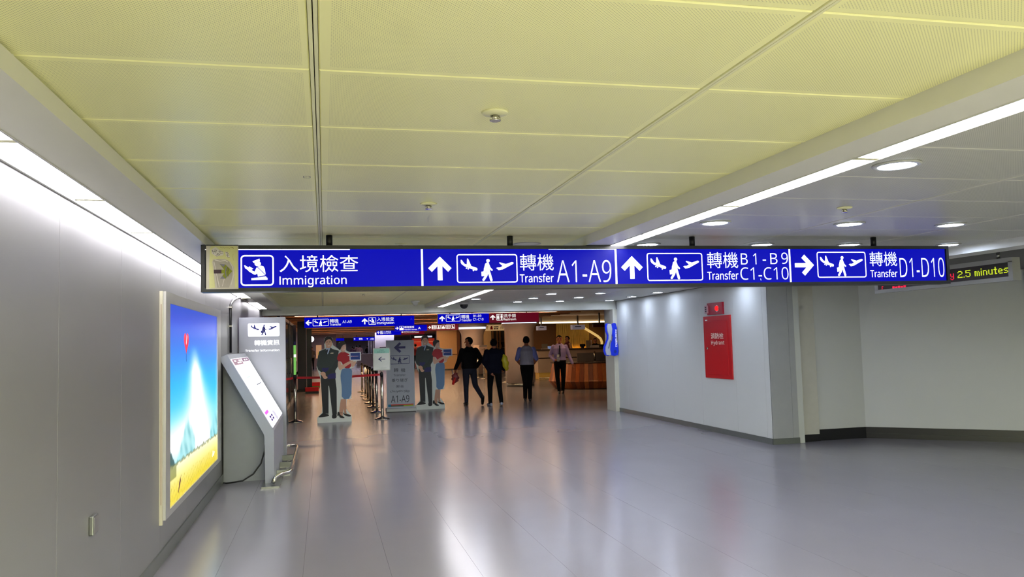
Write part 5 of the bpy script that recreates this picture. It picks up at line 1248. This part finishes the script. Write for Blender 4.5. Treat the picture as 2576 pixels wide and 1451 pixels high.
# shop, walls and stands further back
Yb = 48.8
a, b = at_y(1100, 900, Yb), at_y(1150, 900, Yb)
bw = struct('wall_hall_beige', B((a[0], b[0], Yb, Yb + .3, 0, HZ)), M_BEIGE)
obj('frame_post', B((b[0], b[0] + .2, Yb - .05, Yb + .3, 0, HZ)), M_BROWN, bw); obj('rail', B((a[0], b[0], Yb - .01, Yb, .93, .96)), M_BROWN, bw); obj('skirting', B((a[0], b[0], Yb - .01, Yb, 0, .08)), M_STEEL, bw)
c = at_y(1216, 900, 42.0); d = at_y(1237, 900, 42.0); e = at_y(1300, 900, 42.0)
sf = thing('shop_front', 'dim shop front with lit fascia and black shelving between the pillars', 'shop', (c[0], 42.0, 0))
SW, SD = e[0] - c[0], d[0] - c[0]
obj('white_panel', P([rrect(0, .0, SD, 2.32, .1)], -.02, .2), mat('shop_cream', (222, 190, 140), .4), sf)
f0, f1 = at_y(1216, 817, 41.9), at_y(1216, 832, 41.9)
obj('fascia', B((-.1, SW, -.12, .2, f1[2], f0[2])), mat('fascia_warm', (236, 200, 150), .4, es=.35, ec=(240, 200, 140)), sf)
def fx(px): return at_y(px, 820, 41.88)[0] - c[0]
obj('logo', P([[(fx(1233), f1[2] + .06), (fx(1240), f1[2] + .06), (fx(1238), f0[2] - .05), (fx(1234), f0[2] - .1)]], -.124, -.12), M_RED, sf)
for i in range(3): obj('mark', B((fx(1242 + 4 * i), fx(1245 + 4 * i), -.124, -.12, f1[2] + .06, f1[2] + .13)), M_INK, sf)
obj('mark', B((fx(1242), fx(1254), -.124, -.12, f1[2] + .17, f1[2] + .22)), M_INK, sf)
text('商品', (fx(1258), f1[2] + .06, fx(1278), f0[2] - .05), -.122, M_INK, sf)
text('ff', (fx(1221), f1[2] + .08, fx(1229), f0[2] - .06), -.122, mat('mark_olive', (130, 130, 40), .5), sf)
obj('dark_interior', B((SD + .02, SW, .6, .65, 0, f1[2])), mat('shop_black', (22, 18, 16), .6), sf)
for z in (.35, .85, 1.3, 1.65): obj('shelf', B((SD + .5, SW, .1, .6, z, z + .03)), mat('shelf_grey', (90, 84, 80), .4), sf)
for x in (.06, .3, .45): obj('post', B((SD + x, SD + x + .07, .0, .08, 0, f1[2])), mat('bronze_post', (120, 84, 46), .4), sf)
for i in range(9): obj('goods', B((SD + .55 + .12 * (i % 4), SD + .62 + .12 * (i % 4), .2, .3, [.88, 1.33, 1.68][i // 4 % 3], [.88, 1.33, 1.68][i // 4 % 3] + .12 + .04 * (i % 3), )), mat('goods_%d' % (i % 3), [(60, 50, 46), (150, 120, 90), (36, 40, 60)][i % 3], .5), sf)
obj('lit_case', B((SD + .9, SW, -.3, .1, .0, .85), bevel=.02), mat('case_white', (214, 214, 210), .4, es=.3), sf)
for i, (px, py, lab, arrow) in enumerate(((1203, 949, 'steel post with a blank white board beside the man in black', False), (1218, 953, 'steel post with a white board and right arrow between the two men', True))):
    g = at_z(px, py); t = make_stanchion(lab, (g[0], g[1], 0)); 
    obj('board', B((-.2, .17, -.03, -.01, 1.05, 1.5), bevel=.005), mat('board_white', (232, 206, 186), .45), t)
    if arrow: picto(stroke([(-60, 0), (60, 0)], 16) + stroke([(10, -45), (58, 0), (10, 45)], 16), (-70, -55, 70, 55), (-.1, 1.22, .1, 1.36), -.031, M_BROWN, t, 'arrow'); obj('header', B((-.19, .16, -.032, -.03, 1.43, 1.49)), mat('board_grey', (170, 168, 170), .5), t)
g1 = at_z(1276, 949); make_stanchion('steel post standing before the dark shop shelves', (g1[0], g1[1], 0))
g2 = at_z(1274, 962); make_stanchion('steel post just left of the nearer round pillar', (g2[0], g2[1], 0))

# far left: poster, lamp, far counters and columns
p, q = at_y(795, 868, 64.0), at_y(809, 901, 64.0)
struct('wall_hall_pink', B((at_y(792, 900, 64.1)[0] - 1.5, at_y(846, 900, 64.1)[0], 64.1, 64.4, 0, HZ)), M_PINK)
t = thing('poster', 'orange and yellow poster on the far pink wall', 'poster', (p[0], 64.09, q[2])); obj('sheet', B((0, q[0] - p[0], -.02, .01, 0, p[2] - q[2])), mat('poster_orange', (240, 180, 130), .5, es=.4, ec=(240, 180, 130)), t); obj('yellow_spot', P([circ(.3, .35, .16)], -.022, -.02), mat('poster_yellow', (230, 210, 60), .5, es=.3), t)
p = at_y(783, 853, 40.0)
t = thing('globe_lamp', 'round white globe lamp glowing at the left of the hall', 'lamp', (p[0], 40, p[2])); bm = bmesh.new(); ell(bm, (0, 0, 0), (.13, .13, .14)); obj('globe', bm, mat('globe_glow', (250, 250, 255), .3, es=5, ec=(250, 248, 255)), t); obj('stem', L([(.015, .13), (.015, HZ - p[2])], 8), M_STEEL, t)
for i, (x0, x1) in enumerate(((926, 930), (932, 936), (938, 943))):
    p, q = at_y(x0, 900, 76), at_y(x1, 900, 76); t = thing('column', 'slim grey column far back, %s from the left' % ORD[i], 'column', ((p[0] + q[0]) / 2, 76, 0), 0, 'slim grey far columns'); r = (q[0] - p[0]) / 2
    obj('shaft', L([(r, .05), (r, HZ - .1)], 16), mat('grey_column', (120, 116, 124), .4), t); obj('cap', L([(r * 1.2, HZ - .1), (r * 1.2, HZ)], 16), M_WHT, t); obj('foot', L([(r * 1.2, 0), (r * 1.2, .05)], 16), M_STEEL, t)
p, q = at_y(944, 900, 60), at_y(992, 900, 60)
struct('wall_hall_screen', B((p[0], q[0], 60, 60.3, 0, HZ)), M_WHT)
t = thing('far_counter', 'low pale grey counter beyond the receding posts', 'counter', (at_z(905, 925)[0], 66, 0)); obj('body', B((0, 2.2, 0, .8, 0, .95), bevel=.02), mat('far_counter_grey', (176, 168, 176), .5), t); obj('top', B((-.05, 2.25, -.05, .85, .95, 1.0)), M_WHT, t)
t = thing('far_kiosk', 'small dark blue kiosk standing behind the entrance sign', 'kiosk', (at_y(956, 900, 58)[0], 58, 0)); obj('body', B((0, .45, 0, .4, 0, 1.5), bevel=.02), mat('kiosk_blue', (24, 24, 90), .4), t); obj('screen', B((.05, .4, -.01, 0, 1.0, 1.4)), mat('kiosk_screen', (40, 40, 120), .3, es=.3), t)
# red lit shop far behind the second cutout
p, q = at_y(1040, 900, 66), at_y(1096, 900, 66)
t = thing('red_shop', 'red and orange lit shop far behind the second cutout', 'shop', (p[0], 66, 0)); w = q[0] - p[0]
obj('back', B((0, w, .6, .7, 0, 2.3)), mat('shop_red', (180, 50, 40), .5, es=.25, ec=(220, 70, 50)), t); obj('fascia', B((-.2, w, -.1, .1, 2.1, 2.4)), mat('shop_fascia', (40, 36, 50), .4), t)
obj('bright_sign', B((.1, w * .45, -.12, -.1, 2.17, 2.3)), M_SIGNW, t); obj('bright_sign', B((w * .62, w * .85, -.12, -.1, 2.17, 2.3)), M_SIGNC, t)
for i in range(5): obj('shelf', B((.05, w - .05, .2, .58, .3 + .38 * i, .33 + .38 * i)), mat('shop_shelf', (230, 160, 110), .5, es=.4, ec=(250, 170, 110)), t)
for i in range(14): obj('goods', B((.1 + (i % 5) * w * .19, .3 + (i % 5) * w * .19, .25, .5, .33 + .38 * (i // 5), .55 + .38 * (i // 5) + .02 * (i % 3))), mat('red_goods_%d' % (i % 3), [(200, 40, 36), (230, 140, 60), (90, 30, 40)][i % 3], .5, es=.15), t)
obj('side_post', B((w * .55, w * .68, -.05, .05, 0, 2.1)), mat('shop_post', (50, 40, 40), .5), t)
# distant people
def far_person(px, foot, label, top, bottom, rot=0, hh=1.68, skin=SKIN_D, female=False, top_px=None):
    g = at_z(px, foot)
    return person(label, (g[0], g[1], 0), rot, {}, dict(skin=skin, top=top, sleeve=top, forearm=top, bottom=bottom, shoe=SHOE, hair=HAIR), sc(hh), voxel=.02, female=female, face=False, group='distant travellers')
PKS = mat('pink_shirt', (190, 150, 160), .7); PUR = mat('purple_top', (110, 80, 110), .7); GRT = mat('grey_top', (110, 100, 96), .7); RDT = mat('red_top', (150, 40, 44), .7)
far_person(785, 932, 'distant woman in grey top standing by the orange poster', GRT, TRO, PI * .9, 1.64, female=True)
far_person(887, 909, 'distant traveller in purple at the left of the far group', PUR, TRO, 0, 1.6)
far_person(891, 912, 'distant traveller in mauve top in front of the far group', PUR, JEAN, .3, 1.52)
far_person(898, 908, 'distant traveller in pink shirt in the middle of the far group', PKS, TRO, 0, 1.72)
far_person(906, 909, 'distant traveller in pink shirt with dark trousers right of the far group', PKS, TRO, -.3, 1.7)
far_person(924, 911, 'distant woman in black walking apart from the far group', BLK, RDT, .5, 1.62, female=True)
far_person(1046, 928, 'distant traveller in red top before the red shop', RDT, TRO, .5, 1.66)
